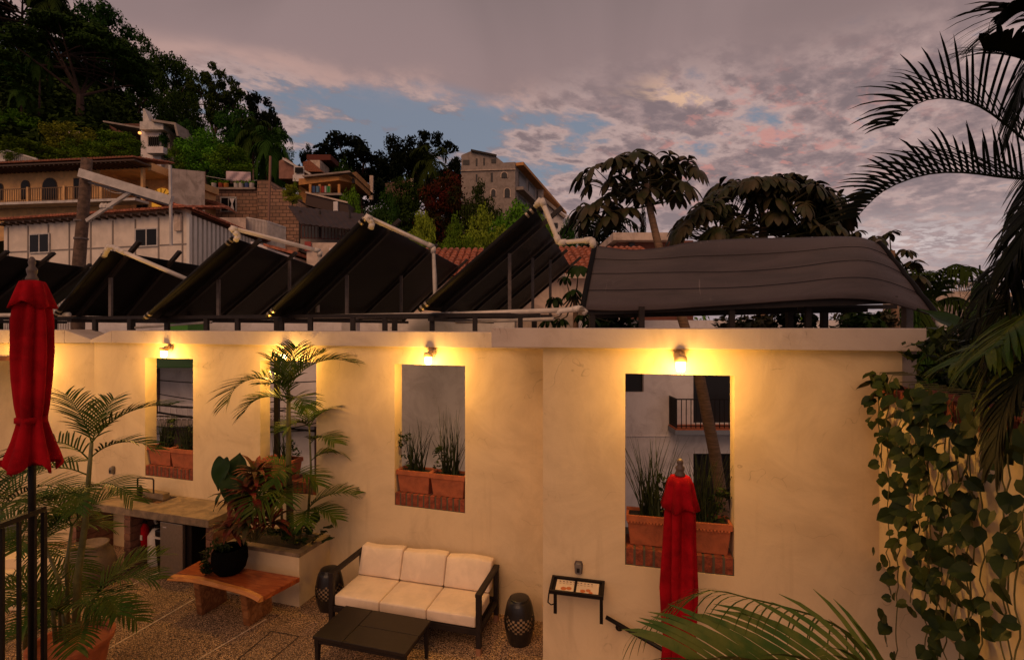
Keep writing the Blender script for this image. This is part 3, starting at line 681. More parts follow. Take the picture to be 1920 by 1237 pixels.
build(MB().lathe([(.12, 0), (.13, .03), (.13, .42), (.08, .50), (.04, .52)], 20), 'jug_body', WHT, wt, smooth=True); build(MB().lathe([(.045, .521), (.045, .56)], 14), 'lid', BLK, wt)
fe = thing('fire_extinguisher', 'small red fire extinguisher hanging under the counter', 'extinguisher', CA + WV * -1.45 + NV * .25 + Vector((0, 0, .28)), RL)
build(MB().lathe([(.045, 0), (.05, .02), (.05, .26), (.02, .32)], 16), 'cylinder', RED, fe, smooth=True); build(MB().box(-.03, .03, -.012, .012, .321, .36), 'valve', BLK, fe)
build(MB().box(-.02, .02, -.056, -.051, .10, .17), 'label_plate', WHT, fe)
pi = MB().tube([LWp for LWp in (CA + WV * -1.45 + NV * .4 + Vector((0, 0, .68)), CA + WV * -1.45 + NV * .4 + Vector((0, 0, .56)), CA + WV * -1.38 + NV * .4 + Vector((0, 0, .52)), CA + WV * -1.25 + NV * .4 + Vector((0, 0, .60)), CA + WV * -1.1 + NV * .4 + Vector((0, 0, .60)))], .02, 8)
build(pi, 'drain_pipe', PVC, ct, world=True)
mat('grey_clay', (.20, .14, .10), .9, .3, 6)
cp = thing('clay_pot', 'big round grey clay pot on the floor behind the potted palm', 'pot', P(168, 1040, 6.6) * 1.0)
cp.location.z = 0; WM[cp.name] = Matrix.Translation(cp.location)
build(MB().lathe([(.14, 0), (.25, .12), (.29, .26), (.25, .42), (.19, .50), (.21, .54), (.18, .54), (.16, .49)], 28), 'pot_body', MATS['grey_clay'], cp, smooth=True)
build(MB().lathe([(.165, .47), (.165, .48)], 20), 'soil', SOIL, cp)
def outlet(p, ang, label):
    t = thing('outlet_cover', label, 'outlet', p, ang, 'weatherproof outlet covers')
    GRY = MATS.get('grey_plastic') or mat('grey_plastic', (.14, .12, .11), .4)
    build(MB().prism([(-.035, -.012, -.06), (-.042, -.012, 0.03), (-.03, -.012, .06), (.03, -.012, .06), (.042, -.012, .03), (.035, -.012, -.06)], (0, .011, 0)), 'back_plate', POSTM, t)
    build(MB().prism([(-.026, -.055, -.05), (-.032, -.055, 0.02), (-.022, -.045, .05), (.022, -.045, .05), (.032, -.055, .02), (.026, -.055, -.05)], (0, .042, 0)), 'cover', GRY, t, bevel=.005)
    build(MB().box(-.014, .014, -.060, -.0555, -.03, .01), 'socket_face', DARK, t)
outlet(LW(lt_at(213), 0, 1.17), RL, 'grey outlet cover on the wall left of the sink')
outlet(BW(bt_at(1085), 0, 3.4 - (1062 - 612) / F * 4.85), RB, 'grey outlet cover on the wall above the menu shelf')

# ------------------------------------------------------------------ bench
BL, BRr, FR_, FL_ = Vector((-3.94, 6.32, 0)), Vector((-2.50, 5.90, 0)), Vector((-2.76, 5.43, 0)), Vector((-4.07, 5.90, 0))
bw = thing('slab_bench', 'low live edge wooden bench with orange front edge', 'bench', FL_, math.atan2(-.31, .95))
Mi = WM[bw.name].inverted()
bl, br, fr2, fl2 = [Mi @ v for v in (BL, BRr, FR_, FL_)]
top = []; n = 12; front = []; inner = []
for i in range(n + 1):
    t = i / n; p = fl2.lerp(fr2, t); p.y += -.0 + .085 * math.sin(math.pi * t) + .012 * math.sin(9 * t); front.append(Vector((p.x, p.y, 0))); inner.append(Vector((p.x + .02, p.y + .085 - .03 * t, 0)))
z0, z1 = .395, .45
pts = [(p.x, p.y, z0) for p in inner] + [(br.x, br.y, z0), (bl.x, bl.y, z0)]
mb = MB().prism(pts[::-1], (0, 0, z1 - z0)); build(mb, 'seat_slab', WOOD, bw, bevel=.004)
mb = MB(); rows = []
for i in range(n + 1):
    f_, q_ = front[i], inner[i]; rows.append([(q_.x, q_.y - .001, z1 - .001), (f_.x * .6 + q_.x * .4, f_.y * .6 + q_.y * .4, z1 - .006), (f_.x, f_.y, z1 - .035), (f_.x, f_.y + .01, z0 + .005), (q_.x, q_.y - .001, z0)])
mb.grid(rows)
mb.quad(*rows[0]); mb.quad(*rows[-1][::-1]); build(mb, 'live_edge', SAP, bw, smooth=False)
for x0 in (.30, 1.0):
    mb = MB().prism([(x0, .10, 0), (x0 + .10, .09, 0), (x0 + .115, .44, 0), (x0 - .01, .45, 0)], (0, 0, .394)); mb.v = [(x_ + (.02 * math.sin(z_ * 8 + y_ * 7)), y_ + (.03 if z_ < .1 else -.0), z_) for x_, y_, z_ in mb.v]
    build(mb, 'slab_leg', LEGW, bw, bevel=.012)
build(MB().beam((.33, .26, .4505), (.40, .42, .4505), .018, .002), 'crack', DARK, bw)
bp_ = thing('black_pot', 'round black planter pot on the left end of the bench', 'pot', Mi.inverted() @ Vector((.60, .33, .452)))
build(MB().lathe([(.13, 0), (.175, .05), (.20, .15), (.195, .25), (.165, .30), (.15, .28)], 30), 'pot_body', mat('black_woven_pot', (.004, .0035, .0035), .9, spec=.05, var=.3, vscale=30, bump=.5, bscale=60), bp_, smooth=True)
build(MB().lathe([(.155, .27), (.155, .28)], 20), 'soil', SOIL, bp_)
mb = MB(); cl = [(rnd.uniform(-.17, .17), rnd.uniform(-.15, .15), .31 + rnd.uniform(0, .07), .05, .05, .03) for _ in range(16)] + [(-.19 - rnd.uniform(0, .07), -.08 + rnd.uniform(-.06, .06), .30 - rnd.uniform(0, .26), .04, .04, .04) for _ in range(22)]
mb.np.append(leafcloud(cl, 9, .028, 3)); build(mb, 'trailing_leaves', LEAFV, bp_)

# ------------------------------------------------------------------ sofa, table, stools
RSf = R(-15); SW = Vector((math.cos(RSf), math.sin(RSf), 0)); SN = Vector((-SW.y, SW.x, 0)); FRp = Vector((-.325, 5.16, 0)); SL = 1.80
so = thing('garden_sofa', 'three seat sofa with dark frame and cream cushions', 'sofa', FRp - SW * SL, RSf)
SD = .68
for x_ in (0, SL - .055):
    for y_, nm in ((0, 1), (SD - .055, 0)): 
        build(MB().box(x_, x_ + .055, y_, y_ + .055, .075, .60 if y_ == 0 else .60), 'leg', FRM, so, bevel=.004)
        build(MB().box(x_ + .002, x_ + .053, y_ + .002, y_ + .053, 0, .0745), 'foot', BRONZE, so)
    build(MB().box(x_ - .004, x_ + .059, -.004, SD + .004, .601, .638), 'armrest', FRM, so, bevel=.004)
    build(MB().box(x_ + .01, x_ + .045, .056, SD - .056, .20, .25), 'side_rail', FRM, so)
build(MB().box(.056, SL - .056, .01, .05, .20, .265).box(.056, SL - .056, SD - .05, SD - .01, .20, .265).box(.056, SL - .056, .051, SD - .051, .225, .262), 'seat_frame', FRM, so, bevel=.003)
build(MB().box(.056, SL - .056, SD - .045, SD - .01, .56, .61).box(.3, .34, SD - .04, SD - .015, .266, .559).box(.88, .92, SD - .04, SD - .015, .266, .559).box(1.46, 1.50, SD - .04, SD - .015, .266, .559), 'back_frame', FRM, so)
cwid = (SL - .12) / 3
def cushion(x0, x1, y0, y1, z0, z1, nm, lean=0.0, seed=0):
    r_ = random.Random(seed); N = 8; mb_ = MB(); 
    def pt_(i, j, top):
        u, v = i / N, j / N; x_ = x0 + (x1 - x0) * u; 
        if lean:
            z_ = z0 + (z1 - z0) * v; puff = (math.sin(math.pi * u) * math.sin(math.pi * v)) ** .5 * .03
            yb = y0 + lean * v; return (x_, yb - (puff if not top else -puff - (y1 - y0)), z_ + .012 * math.sin(5 * u + seed) * v)
        y_ = y0 + (y1 - y0) * v; puff = (math.sin(math.pi * u) * math.sin(math.pi * v)) ** .5 * .016
        return (x_, y_, (z1 + puff) if top else z0)
    A = [[pt_(i, j, True) for i in range(N + 1)] for j in range(N + 1)]; B = [[pt_(i, j, False) for i in range(N + 1)] for j in range(N + 1)]
    mb_.grid(A); mb_.grid(B[::-1])
    for i in range(N):
        mb_.quad(B[0][i], B[0][i + 1], A[0][i + 1], A[0][i]); mb_.quad(B[N][i + 1], B[N][i], A[N][i], A[N][i + 1]); mb_.quad(B[i + 1][0], B[i][0], A[i][0], A[i + 1][0]); mb_.quad(B[i][N], B[i + 1][N], A[i + 1][N], A[i][N])
    o = build(mb_, nm, CUSH, so, smooth=False)
    md = o.modifiers.new('weld', 'WELD'); md.merge_threshold = .0005
    md = o.modifiers.new('bevel', 'BEVEL'); md.width = .018; md.segments = 3; md.limit_method = 'ANGLE'; md.angle_limit = R(40)
    o.data.polygons.foreach_set('use_smooth', [True] * len(o.data.polygons))
for i in range(3):
    x0 = .06 + i * cwid; cushion(x0 + .003, x0 + cwid - .003, .02, SD - .16, .268, .385, 'seat_cushion', 0, i)
    cushion(x0 + .003, x0 + cwid - .003, SD - .19, SD - .07, .392, .71 + rnd.uniform(-.008, .008), 'back_cushion', .10, i + 3)
TF = Vector((-1.95, 4.89, 0)); ta = R(-15.5)
tb_ = thing('coffee_table', 'low dark wooden coffee table in front of the sofa', 'table', TF, ta)
tL, tD, tz = 1.0, .56, .38
build(MB().box(0, .328, 0, tD, tz - .03, tz).box(.334, tL, 0, tD * .5 - .003, tz - .03, tz).box(.334, tL, tD * .5 + .003, tD, tz - .03, tz), 'tabletop', WTOP, tb_, bevel=.003)
build(MB().box(.02, tL - .02, .02, .045, tz - .075, tz - .031).box(.02, tL - .02, tD - .045, tD - .02, tz - .075, tz - .031).box(.02, .045, .046, tD - .046, tz - .075, tz - .031).box(tL - .045, tL - .02, .046, tD - .046, tz - .075, tz - .031), 'apron', FRM, tb_)
for x_ in (.01, tL - .06):
    for y_ in (.01, tD - .06): build(MB().hexa([(x_ + .012, y_ + .012, 0), (x_ + .04, y_ + .012, 0), (x_ + .04, y_ + .04, 0), (x_ + .012, y_ + .04, 0), (x_, y_, tz - .032), (x_ + .05, y_, tz - .032), (x_ + .05, y_ + .05, tz - .032), (x_, y_ + .05, tz - .032)]), 'leg', FRM, tb_, bevel=.003)
mat('hole_light_tan', (.55, .38, .22), .8)  # pale tan standing in for the brightness behind the stool holes
def stool(c, label):
    t = thing('garden_stool', label, 'stool', c, 0, 'black pierced drum stools beside the sofa')
    n = 36; prof = [(.115, 0), (.122, .02), (.140, .08), (.154, .15), (.162, .20), (.165, .235), (.162, .27), (.154, .32), (.140, .39), (.124, .44), (.10, .462), (.02, .468)]
    # pierced drum: ring of small holes cut from the lattice
    zs = [0, .02] + [.04 + .024 * i for i in range(17)] + [.445, .462]
    def rad(z): return float(np.interp(z, [p[1] for p in prof[:11]], [p[0] for p in prof[:11]]))
    mb_ = MB(); base = 0
    for z_ in zs:
        for k in range(n): a = 2 * math.pi * k / n; mb_.v.append((rad(z_) * math.cos(a), rad(z_) * math.sin(a), z_))
    def hole(k, i):
        z_ = (zs[i] + zs[i + 1]) / 2; 
        if not .12 < z_ < .35: return False
        kk = (k % 6) - 2.5; ii = (z_ - .235) / .024
        d2 = kk * kk + ii * ii
        return (d2 < 12 and (int(kk + 2.5) + i) % 2 == 0)
    for i in range(len(zs) - 1):
        for k in range(n):
            if hole(k, i): continue
            k2 = (k + 1) % n; mb_.f.append((i * n + k, i * n + k2, (i + 1) * n + k2, (i + 1) * n + k))
    build(mb_, 'drum', mat('black_ceramic', (.012, .010, .010), .3) if 'black_ceramic' not in MATS else MATS['black_ceramic'], t, solid=.004)
    build(MB().lathe([(rad(z_) - .022, z_) for z_ in (.06, .12, .18, .235, .29, .35, .42)], 36), 'hole_light_core', MATS['hole_light_tan'], t, smooth=True)  # added core, its colour imitates light showing through the pierced drum
    build(MB().lathe([(.104, .463), (.108, .470), (.09, .476), (.01, .478)], 36), 'seat', MATS['black_ceramic'], t, smooth=True)
cs = G(974, 1207); stool(Vector((cs.x, cs.y + .05, 0)), 'black pierced drum stool right of the sofa by the wall corner')
cs = G(615, 1143); stool(Vector((cs.x, cs.y + .05, 0)), 'black pierced drum stool left of the sofa by the white planter')

# ------------------------------------------------------------------ umbrellas
def umbrella(c, z0, s, zf, prof, cap, seed, label, nf=8, q_=1.0):
    prof = [(r * q_, z) for r, z in prof]; cap = [(r * q_, z) for r, z in cap]; s = s * q_
    t = thing('patio_umbrella', label, 'umbrella', (c.x, c.y, z0), 0, 'closed red patio umbrellas')
    zl = [zz_ for r, zz_ in prof]
    def fl_(th, i, z):
        k = (zl[0] - z) / (zl[0] - zl[-1]); am = .28 + .16 * abs(math.sin(k * 3.0 + .5))
        v_ = .6 * math.cos(nf * th + 1.8 * k + seed + .9 * math.sin(2 * th)) + .4 * math.cos((nf - 2) * th - 1.2 * k + 2 * seed); v_ = math.copysign(abs(v_) ** .8, v_) - .35
        return 1 + am * v_ * .9 + .05 * math.sin(3 * th + 5 * k + seed)
    pr = []; 
    for i in range(len(prof) - 1):
        for k in range(4): f = k / 4; pr.append((prof[i][0] + (prof[i + 1][0] - prof[i][0]) * f, prof[i][1] + (prof[i + 1][1] - prof[i][1]) * f))
    pr.append(prof[-1])
    pr = [(r, z - z0) for r, z in pr]; zl = [z for r, z in pr]
    mb_ = MB().lathe(pr, 120, (0, 0), fl_, cap=False)
    n_ = 120; last = len(mb_.v) - n_
    for k in range(n_):
        x_, y_, z_ = mb_.v[last + k]; th = 2 * math.pi * k / n_; mb_.v[last + k] = (x_, y_, z_ + .035 * math.sin(nf * .5 * th + seed) + .02 * math.sin(nf * th))
    build(mb_, 'canopy', RED, t, smooth=True, solid=.006)
    zi = min(range(len(prof)), key=lambda i: prof[i][0] + (9 if i < 2 else 0)); rt_, ztie = prof[zi]
    build(MB().lathe([(rt_ * 1.0, ztie - z0 - .022), (rt_ * 1.10, ztie - z0 - .018), (rt_ * 1.10, ztie - z0 + .012), (rt_ * 1.0, ztie - z0 + .016)], 60, (0, 0), lambda th, i, z: 1 + .06 * math.sin(5 * th + seed), cap=False), 'tie_strap', RED, t, smooth=True)
    cz = [(cap[0][0] * .35, cap[0][1] + .012)] + cap
    def fc(th, i, z): return 1 + (.17 * (i / (len(cz) - 1)) * (math.cos(nf * th + seed) + .35 * math.sin(3 * th)))
    mb_ = MB().lathe([(r, z - z0) for r, z in cz], 96, (0, 0), fc, cap=False); last = len(mb_.v) - 96
    for k in range(96): x_, y_, z_ = mb_.v[last + k]; mb_.v[last + k] = (x_, y_, z_ + .022 * math.cos(nf / 2 * 2 * math.pi * k / 96 * 1.0 + seed))
    build(mb_, 'top_flap', RED, t, smooth=True, solid=.006)
    top = cap[0][1] - z0 + .012
    build(MB().lathe([(.035 * s, top - .01), (.038 * s, top + .01), (.026 * s, top + .03), (.032 * s, top + .05), (.034 * s, top + .065), (.018 * s, top + .085), (.024 * s, top + .105), (.020 * s, top + .125), (.008 * s, top + .14), (.002, zf - z0)], 20), 'finial', mat('wood_finial', (.09, .06, .05), .5) if 'wood_finial' not in MATS else MATS['wood_finial'], t, smooth=True)
    build(MB().lathe([(.019, .06), (.019, top - .02)], 14), 'pole', BLK, t, smooth=True)
    build(MB().lathe([(.15, 0), (.15, .03), (.04, .06)], 32), 'base', BLK, t, smooth=True)
    return t
s3 = 3 / F; c = P(60, 0, 3.0)
zz3 = lambda py: EYE - (py - HZ) * s3
umbrella(c, 1.15, 1.0, zz3(511), [(.085, zz3(560)), (.105, zz3(600)), (.112, zz3(660)), (.108, zz3(710)), (.096, zz3(760)), (.084, zz3(785)), (.090, zz3(795)), (.118, zz3(825)), (.150, zz3(850)), (.172, zz3(872))], [(.070, zz3(529)), (.082, zz3(540)), (.100, zz3(558)), (.118, zz3(572))], 1.3, 'closed red umbrella at far left in front of the corner wall', 7, .80)
s4 = 4.2 / F; c = P(1275, 0, 4.2)
zz4 = lambda py: EYE - (py - HZ) * s4
umbrella(c, 0.0, 1.2, zz4(864), [(.10, zz4(930)), (.125, zz4(960)), (.128, zz4(1030)), (.140, zz4(1100)), (.128, zz4(1160)), (.118, zz4(1195)), (.135, zz4(1230)), (.17, zz4(1290))], [(.080, zz4(893)), (.105, zz4(905)), (.125, zz4(930)), (.148, zz4(950))], 2.1, 'closed red umbrella in front of the large stair window', 7, .95)
tag(build(MB().box(-3.6, -2.1, -1, 3.14, .9, 1.149), 'landing', CTOP), kind='structure')
# railing at far left
rl = thing('iron_railing', 'black iron railing at lower left beside the umbrella pole', 'railing', (-2.86, 2.2, 1.15))
build(MB().beam((0, .86, 1.14), (0, -.6, 1.14), .034, .03), 'handrail', BLK, rl); build(MB().beam((0, .86, .08), (0, -.6, .08), .03, .03), 'bottom_rail', BLK, rl)
for i in range(9): build(MB().beam((0, .80 - i * .095, .095), (0, .80 - i * .095, 1.12), .016), 'baluster', BLK, rl)
build(MB().beam((0, .86, 0), (0, .86, 1.12), .022), 'post', BLK, rl)
mb = MB()
for i in range(3): mb.box(-6.4, -4.9, 5.3 + i * .28, 5.58 + i * .28, 0, .16 * (3 - i)) if False else mb.box(-7.3, -5.6, 6.0 + i * .3, 6.3 + i * .3 - .002, 0, .10 + .12 * i)
tag(build(mb, 'steps', WALL, bevel=.006), kind='structure')

# ------------------------------------------------------------------ menu shelf and handrail
t0, t1 = bt_at(1036), bt_at(1134)
ms = thing('menu_shelf', 'small black wall shelf holding a food menu under glass', 'shelf', BW(t0, 0, 0), RB)
wM = t1 - t0; za = 3.4 - (1085 - 612) / F * 4.85
tilt = [(0, -.03, za), (wM, -.03, za), (wM, -.20, za - .03), (0, -.20, za - .03)]
mb = MB().beam((0, -.02, za), (wM, -.02, za), .03, .03).beam((0, -.23, za - .03), (wM, -.23, za - .03), .03, .03).beam((.012, -.036, za - .002), (.012, -.214, za - .028), .024, .03).beam((wM - .012, -.036, za - .002), (wM - .012, -.214, za - .028), .024, .03)
build(mb, 'tray_frame', BLK, ms)
build(MB().hexa([(.025, -.214, za - .040), (wM - .025, -.214, za - .040), (wM - .025, -.036, za - .014), (.025, -.036, za - .014), (.025, -.214, za - .030), (wM - .025, -.214, za - .030), (wM - .025, -.036, za - .004), (.025, -.036, za - .004)]), 'backing', BLK, ms)
for x_ in (.06, wM - .02): build(MB().beam((x_, -.225, za - .046), (x_, -.225, za - .27 if x_ > .1 else za - .23), .03, .02, (0, 1, 0)), 'bracket', BLK, ms)
build(MB().tube([(0.0, -.22, za - .05), (-.01, -.22, za - .14), (.02, -.22, za - .16), (.045, -.22, za - .15)], .007, 6), 'hook', BLK, ms)
pap = mat('menu_paper', (.62, .50, .38), .4)
def onm(x_, y_, dz=.0): return (x_, y_, za - .030 + (y_ + .214) * (.026 / .178) + dz)
mb = MB()
for a, b_ in ((.055, .055 + (wM - .1) * .42), (.055 + (wM - .1) * .48, wM - .05)): mb.quad(onm(a, -.205, .003), onm(b_, -.205, .003), onm(b_, -.045, .003), onm(a, -.045, .003))
mp_ = build(mb, 'menu_sheet', pap, ms, solid=.001)
mo = mat('menu_orange_print', (.45, .13, .04), .5); mr_ = mat('menu_dark_print', (.12, .05, .04), .5)
mb = MB()
for cx, cy_, rr in ((.13, -.17, .028), (.18, -.16, .026), (.31, -.175, .026), (.36, -.16, .024), (wM - .12, -.19, .02)):
    mb.quad(*[onm(cx + rr * math.cos(a * .785), cy_ + rr * .9 * math.sin(a * .785), .0045) for a in range(8)])
build(mb, 'printed_dishes', mo, mp_)
mb = MB()
for i in range(10):
    x_ = .08 + i * (wM - .17) / 10; mb.quad(onm(x_, -.10, .0045), onm(x_ + .02, -.10, .0045), onm(x_ + .02, -.095, .0045), onm(x_, -.095, .0045)); mb.quad(onm(x_, -.075, .0045), onm(x_ + .015, -.075, .0045), onm(x_ + .015, -.062, .0045), onm(x_, -.062, .0045))
build(mb, 'printed_lines', mr_, mp_)
hr = thing('handrail', 'black tubular handrail sloping down the stairs below the menu shelf', 'handrail', BW(bt_at(1137), -.08, 0), RB)
h0, h1 = bt_at(1137), bt_at(1245); zA = 3.4 - (1153 - 612) / F * 4.74; zB = 3.4 - (1218 - 612) / F * 4.6
sl = (zB - zA) / (h1 - h0); L_ = 2.0
build(MB().tube([(0, 0, zA), (L_, 0, zA + sl * L_)], .019, 10), 'rail', BLK, hr, smooth=True)
for x_ in (.12, 1.1): build(MB().tube([(x_, .078, zA + sl * x_ - .07), (x_, .07, zA + sl * x_ - .07)], .035, 14).tube([(x_, .07, zA + sl * x_ - .07), (x_, .02, zA + sl * x_ - .06), (x_, 0, zA + sl * x_ - .015)], .010, 8), 'bracket', BLK, hr)

# ------------------------------------------------------------------ solar racks behind the walls
gsol = 'tilted black solar mats in a row along the roof edge'
def solar(A, B, D, label, bars, posts, curve=0.0):
    """A low near end, B high near end, D high far end"""
    A, B, D = Vector(A), Vector(B), Vector(D); C_ = A + (D - B); t = thing('solar_mat', label, 'solar mat', A, 0, gsol)
    U = D - B; V = B - A; nrm = V.cross(U).normalized()
    if nrm.z < 0: nrm = -nrm
    rows_ = []
    for i in range(9):
        f = i / 8; sag = -.04 * math.sin(math.pi * f)
        rows_.append([A + V * g_ + U * f + Vector((0, 0, sag * .6 * math.sin(math.pi * g_))) for g_ in [k / 6 for k in range(7)]])
    build(MB().grid(rows_), 'mat_sheet', RUBB, t, world=True, solid=.02, smooth=True)
    un, vn = U.normalized(), V.normalized()
    build(MB().tube([A - vn * .02 - un * .03, B + vn * .0 - un * .03], .034, 12), 'header_tube', RUBB, t, world=True, smooth=True)
    for f, ext in bars:
        p = A + U * f - nrm * .07; build(MB().beam(p + vn * .05, p + V + vn * ext, .07, .05, nrm), 'support_bar', FRM, t, world=True)
        e_ = p + V + vn * (ext - .02)
    for px, pyt, pyb, f in posts:
        # post under the bar at fraction f of the length: find the height on the sheet where the pixel column passes
        best = None
        for k in range(60):
            q_ = A + U * f + V * (k / 59) - nrm * .1; e_ = abs(960 + F * q_.x / q_.y - px)
            if best is None or e_ < best[0]: best = (e_, q_)
        q_ = best[1]; build(MB().beam(q_, (q_.x, q_.y, 3.56), .045), 'post', POSTM, t, world=True)
    for p in (A + vn * .03, A + vn * .10, B - vn * .05, B - vn * .12): build(MB().tube([p - un * .03 - vn * .014, p - un * .03 + vn * .014], .040, 12), 'hose_clamp', STEEL if p is not None else STEEL, t, world=True)
    return t
def Lp(px, py, dY=.05):
    tt = lt_at(px); p = LW(tt, 0, 0); Y = p.y + dY; return P(px, py, Y)
def hd(Bp, px, py):
    h = Bp.z - EYE; Y = h * F / (HZ - py); return P(px, py, Y)
A0, B0 = P(-190, 594, 8.9), P(-40, 472, 8.7)
A1, B1 = Lp(108, 590), P(205, 470, 8.0); A2, B2 = Lp(275, 596), P(440, 447, 7.35); A3, B3 = Lp(505, 592), P(690, 407, 6.75); A4, B4 = Lp(790, 580), P(1003, 392, 6.05)
solar(A0, B0, hd(B0, 190, 506), 'solar mat farthest left behind the left umbrella', [(.12, .2), (.42, .36), (.8, .2)], [])
solar(A1, B1, hd(B1, 385, 500), 'solar mat second from the left, carrying a slanting white pipe', [(.13, .35), (.55, .3)], [(207, 0, 0, .12)])
solar(A2, B2, hd(B2, 600, 503), 'solar mat below the corrugated white building', [(.12, .18), (.5, .2), (.9, .2)], [(410, 0, 0, .12), (543, 0, 0, .5)])
solar(A3, B3, hd(B3, 862, 500), 'solar mat in the middle in front of the clay tile roof', [(.12, .22), (.5, .2), (.95, .28)], [(652, 0, 0, .12), (753, 0, 0, .45)])
solar(A4, B4, hd(B4, 1068, 497), 'steepest solar mat beside the big flat one', [(.10, .30), (.35, .12), (.6, .1), (.95, .3)], [(954, 0, 0, .08), (1000, 0, 0, .3), (1031, 0, 0, .5)])
# steel rack under the mats
rk = thing('steel_rack', 'long dark steel rack carrying the tilted solar mats', 'rack', LW(0, .3, 3.35))
mb = MB()
for A_, D_ in ((A0, P(100, 600, 12)), (A1, P(350, 600, 12)), (A2, P(560, 600, 11.5)), (A3, P(740, 600, 12)), (A4, P(900, 600, 12))):
    build(MB().beam(Vector((A_.x + .1, A_.y + .1, 3.50)), Vector((D_.x + .3, D_.y, 3.50)), .07, .06), 'cross_rail', FRM, rk, world=True)
for v_, z_ in ((.32, 3.545), (1.0, 3.535)): build(MB().beam(LW(-7.5, v_, z_), LW(2.75, v_, z_), .05, .05), 'long_rail', FRM, rk, world=True)
for i, tt in enumerate([-7, -5.9, -4.9, -4.1, -3.3, -2.5, -1.9, -1.1, -.6, .1, .6, 1.3, 1.9, 2.5]):
    build(MB().beam(LW(tt, .32, 3.34 if tt > -4.4 else 3.2), LW(tt, .32, 3.52), .06, .06), 'post', FRM, rk, world=True)
for tt in (-5.0, -1.8, .35, 2.5): build(MB().beam(LW(tt, 1.0, -3), LW(tt, 1.0, 3.51), .07, .07), 'post', FRM, rk, world=True)
def pipe(pts, r, label, fit=(), name='pvc_pipe'):
    r *= .80; t = thing(name, label, 'pipe', pts[0], 0, 'white pool plumbing on the roof')
    build(MB().tube(pts, r, 12), 'pipe_run', PVC, t, world=True, smooth=True)
    for i in fit:
        p = Vector(pts[i]); mb_ = MB()
        for j in (i - 1, i + 1):
            if 0 <= j < len(pts): d = (Vector(pts[j]) - p).normalized(); mb_.tube([p, p + d * .085], r * 1.2, 12)
        build(mb_, 'elbow', PVC, t, world=True, smooth=True)
pipe([P(196, 480, 7.95), P(203, 463, 7.9), P(213, 463, 7.8), P(225, 470, 7.75), P(352, 524, 7.7)], .042, 'white pipe slanting off the second solar mat from the left', (1, 3))
pipe([P(441, 452, 7.3), P(447, 442, 7.28), P(432, 427, 7.25), P(600, 471, 7.9), P(597, 505, 7.9), P(595, 585, 7.9)], .040, 'white pipe from the mat below the corrugated building', (1, 2, 3))
pipe([P(695, 428, 6.75), P(698, 418, 6.72), P(685, 405, 6.7), P(812, 463, 7.2), P(815, 520, 7.2), P(817, 583, 7.15)], .040, 'white pipe over the middle solar mat, bending down at its end', (1, 2, 3, 5))
pipe([P(1003, 388, 6.0), P(1015, 374, 5.95), P(1048, 455, 5.9), P(1110, 450, 5.75), P(1113, 462, 5.7)], .040, 'white pipe joining the steepest mat to the big flat mat', (1, 2, 3))
pipe([LW(lt_at(500) , .5, 3.54), LW(lt_at(820), .42, 3.56), LW(lt_at(1085), .22, 3.60)], .038, 'long level white pipe under the middle solar mats', (1,))
pipe([LW(-8.5, .3, 3.60), LW(-5.2, .12, 3.60)], .045, 'level white pipe behind the left umbrella')
pipe([LW(lt_at(800), .9, 3.46), LW(lt_at(1010), .8, 3.50)], .03, 'thinner white pipe low behind the steepest mat')
pipe([LW(-4.3, .55, 3.38), LW(-2.6, .5, 3.47)], .025, 'thin pale conduit on the wall top left of centre')
# big flat mat
topc = [(1115, 460), (1180, 468), (1240, 464), (1300, 453), (1400, 447), (1500, 445), (1575, 443), (1618, 446), (1650, 458)]
botc = [(1092, 579), (1160, 581), (1240, 579), (1310, 574), (1400, 568), (1500, 561), (1580, 558), (1660, 565), (1755, 592)]
N_ = 40; rows = []
def ip(c_, f):
    k = f * (len(c_) - 1); i = min(int(k), len(c_) - 2); u = k - i; u_ = u
    p0, p1, p2, p3 = c_[max(i - 1, 0)], c_[i], c_[i + 1], c_[min(i + 2, len(c_) - 1)]
    return tuple(.5 * (2 * p1[j] + (p2[j] - p0[j]) * u + (2 * p0[j] - 5 * p1[j] + 4 * p2[j] - p3[j]) * u * u + (3 * p1[j] - p0[j] - 3 * p2[j] + p3[j]) * u ** 3) for j in (0, 1))
M_ = 16
for j in range(M_ + 1):
    v_ = j / M_; r2 = []
    for i in range(N_ + 1):
        f = i / N_; a = ip(botc, f); b_ = ip(topc, f); Yb = 5.35 - .55 * f; Yt = Yb + 1.0
        pa, pb = P(a[0], a[1], Yb), P(b_[0], b_[1], Yt); p = pa.lerp(pb, v_); p += Vector((0, -.3, .35)).normalized() * (.05 * math.sin(math.pi * v_) * math.sin(3 * math.pi * f)); 
        rid = (v_ * 4) % 1; p += Vector((0, -.6, .8)) * (.010 * abs(math.sin(math.pi * v_ * 4)) ** .5)
        r2.append(p)
    rows.append(r2)
bm_ = thing('solar_mat', 'big wavy black solar mat facing the viewer above the stair window', 'solar mat', rows[0][0], 0, 'tilted black solar mats in a row along the roof edge')
o = build(MB().grid(rows), 'mat_sheet', MATG, bm_, world=True, smooth=True)
uv = o.data.uv_layers.new(name='UVMap')
for l in o.data.loops:
    vi = l.vertex_index; uv.data[l.index].uv = ((vi % (N_ + 1)) / N_, (vi // (N_ + 1)) / M_)
md = o.modifiers.new('solid', 'SOLIDIFY'); md.thickness = .015
for k in (4, 8, 12): build(MB().tube([p + Vector((0, -.016, .004)) for p in rows[k]], .0035, 6), 'seam', RUBB, bm_, world=True)
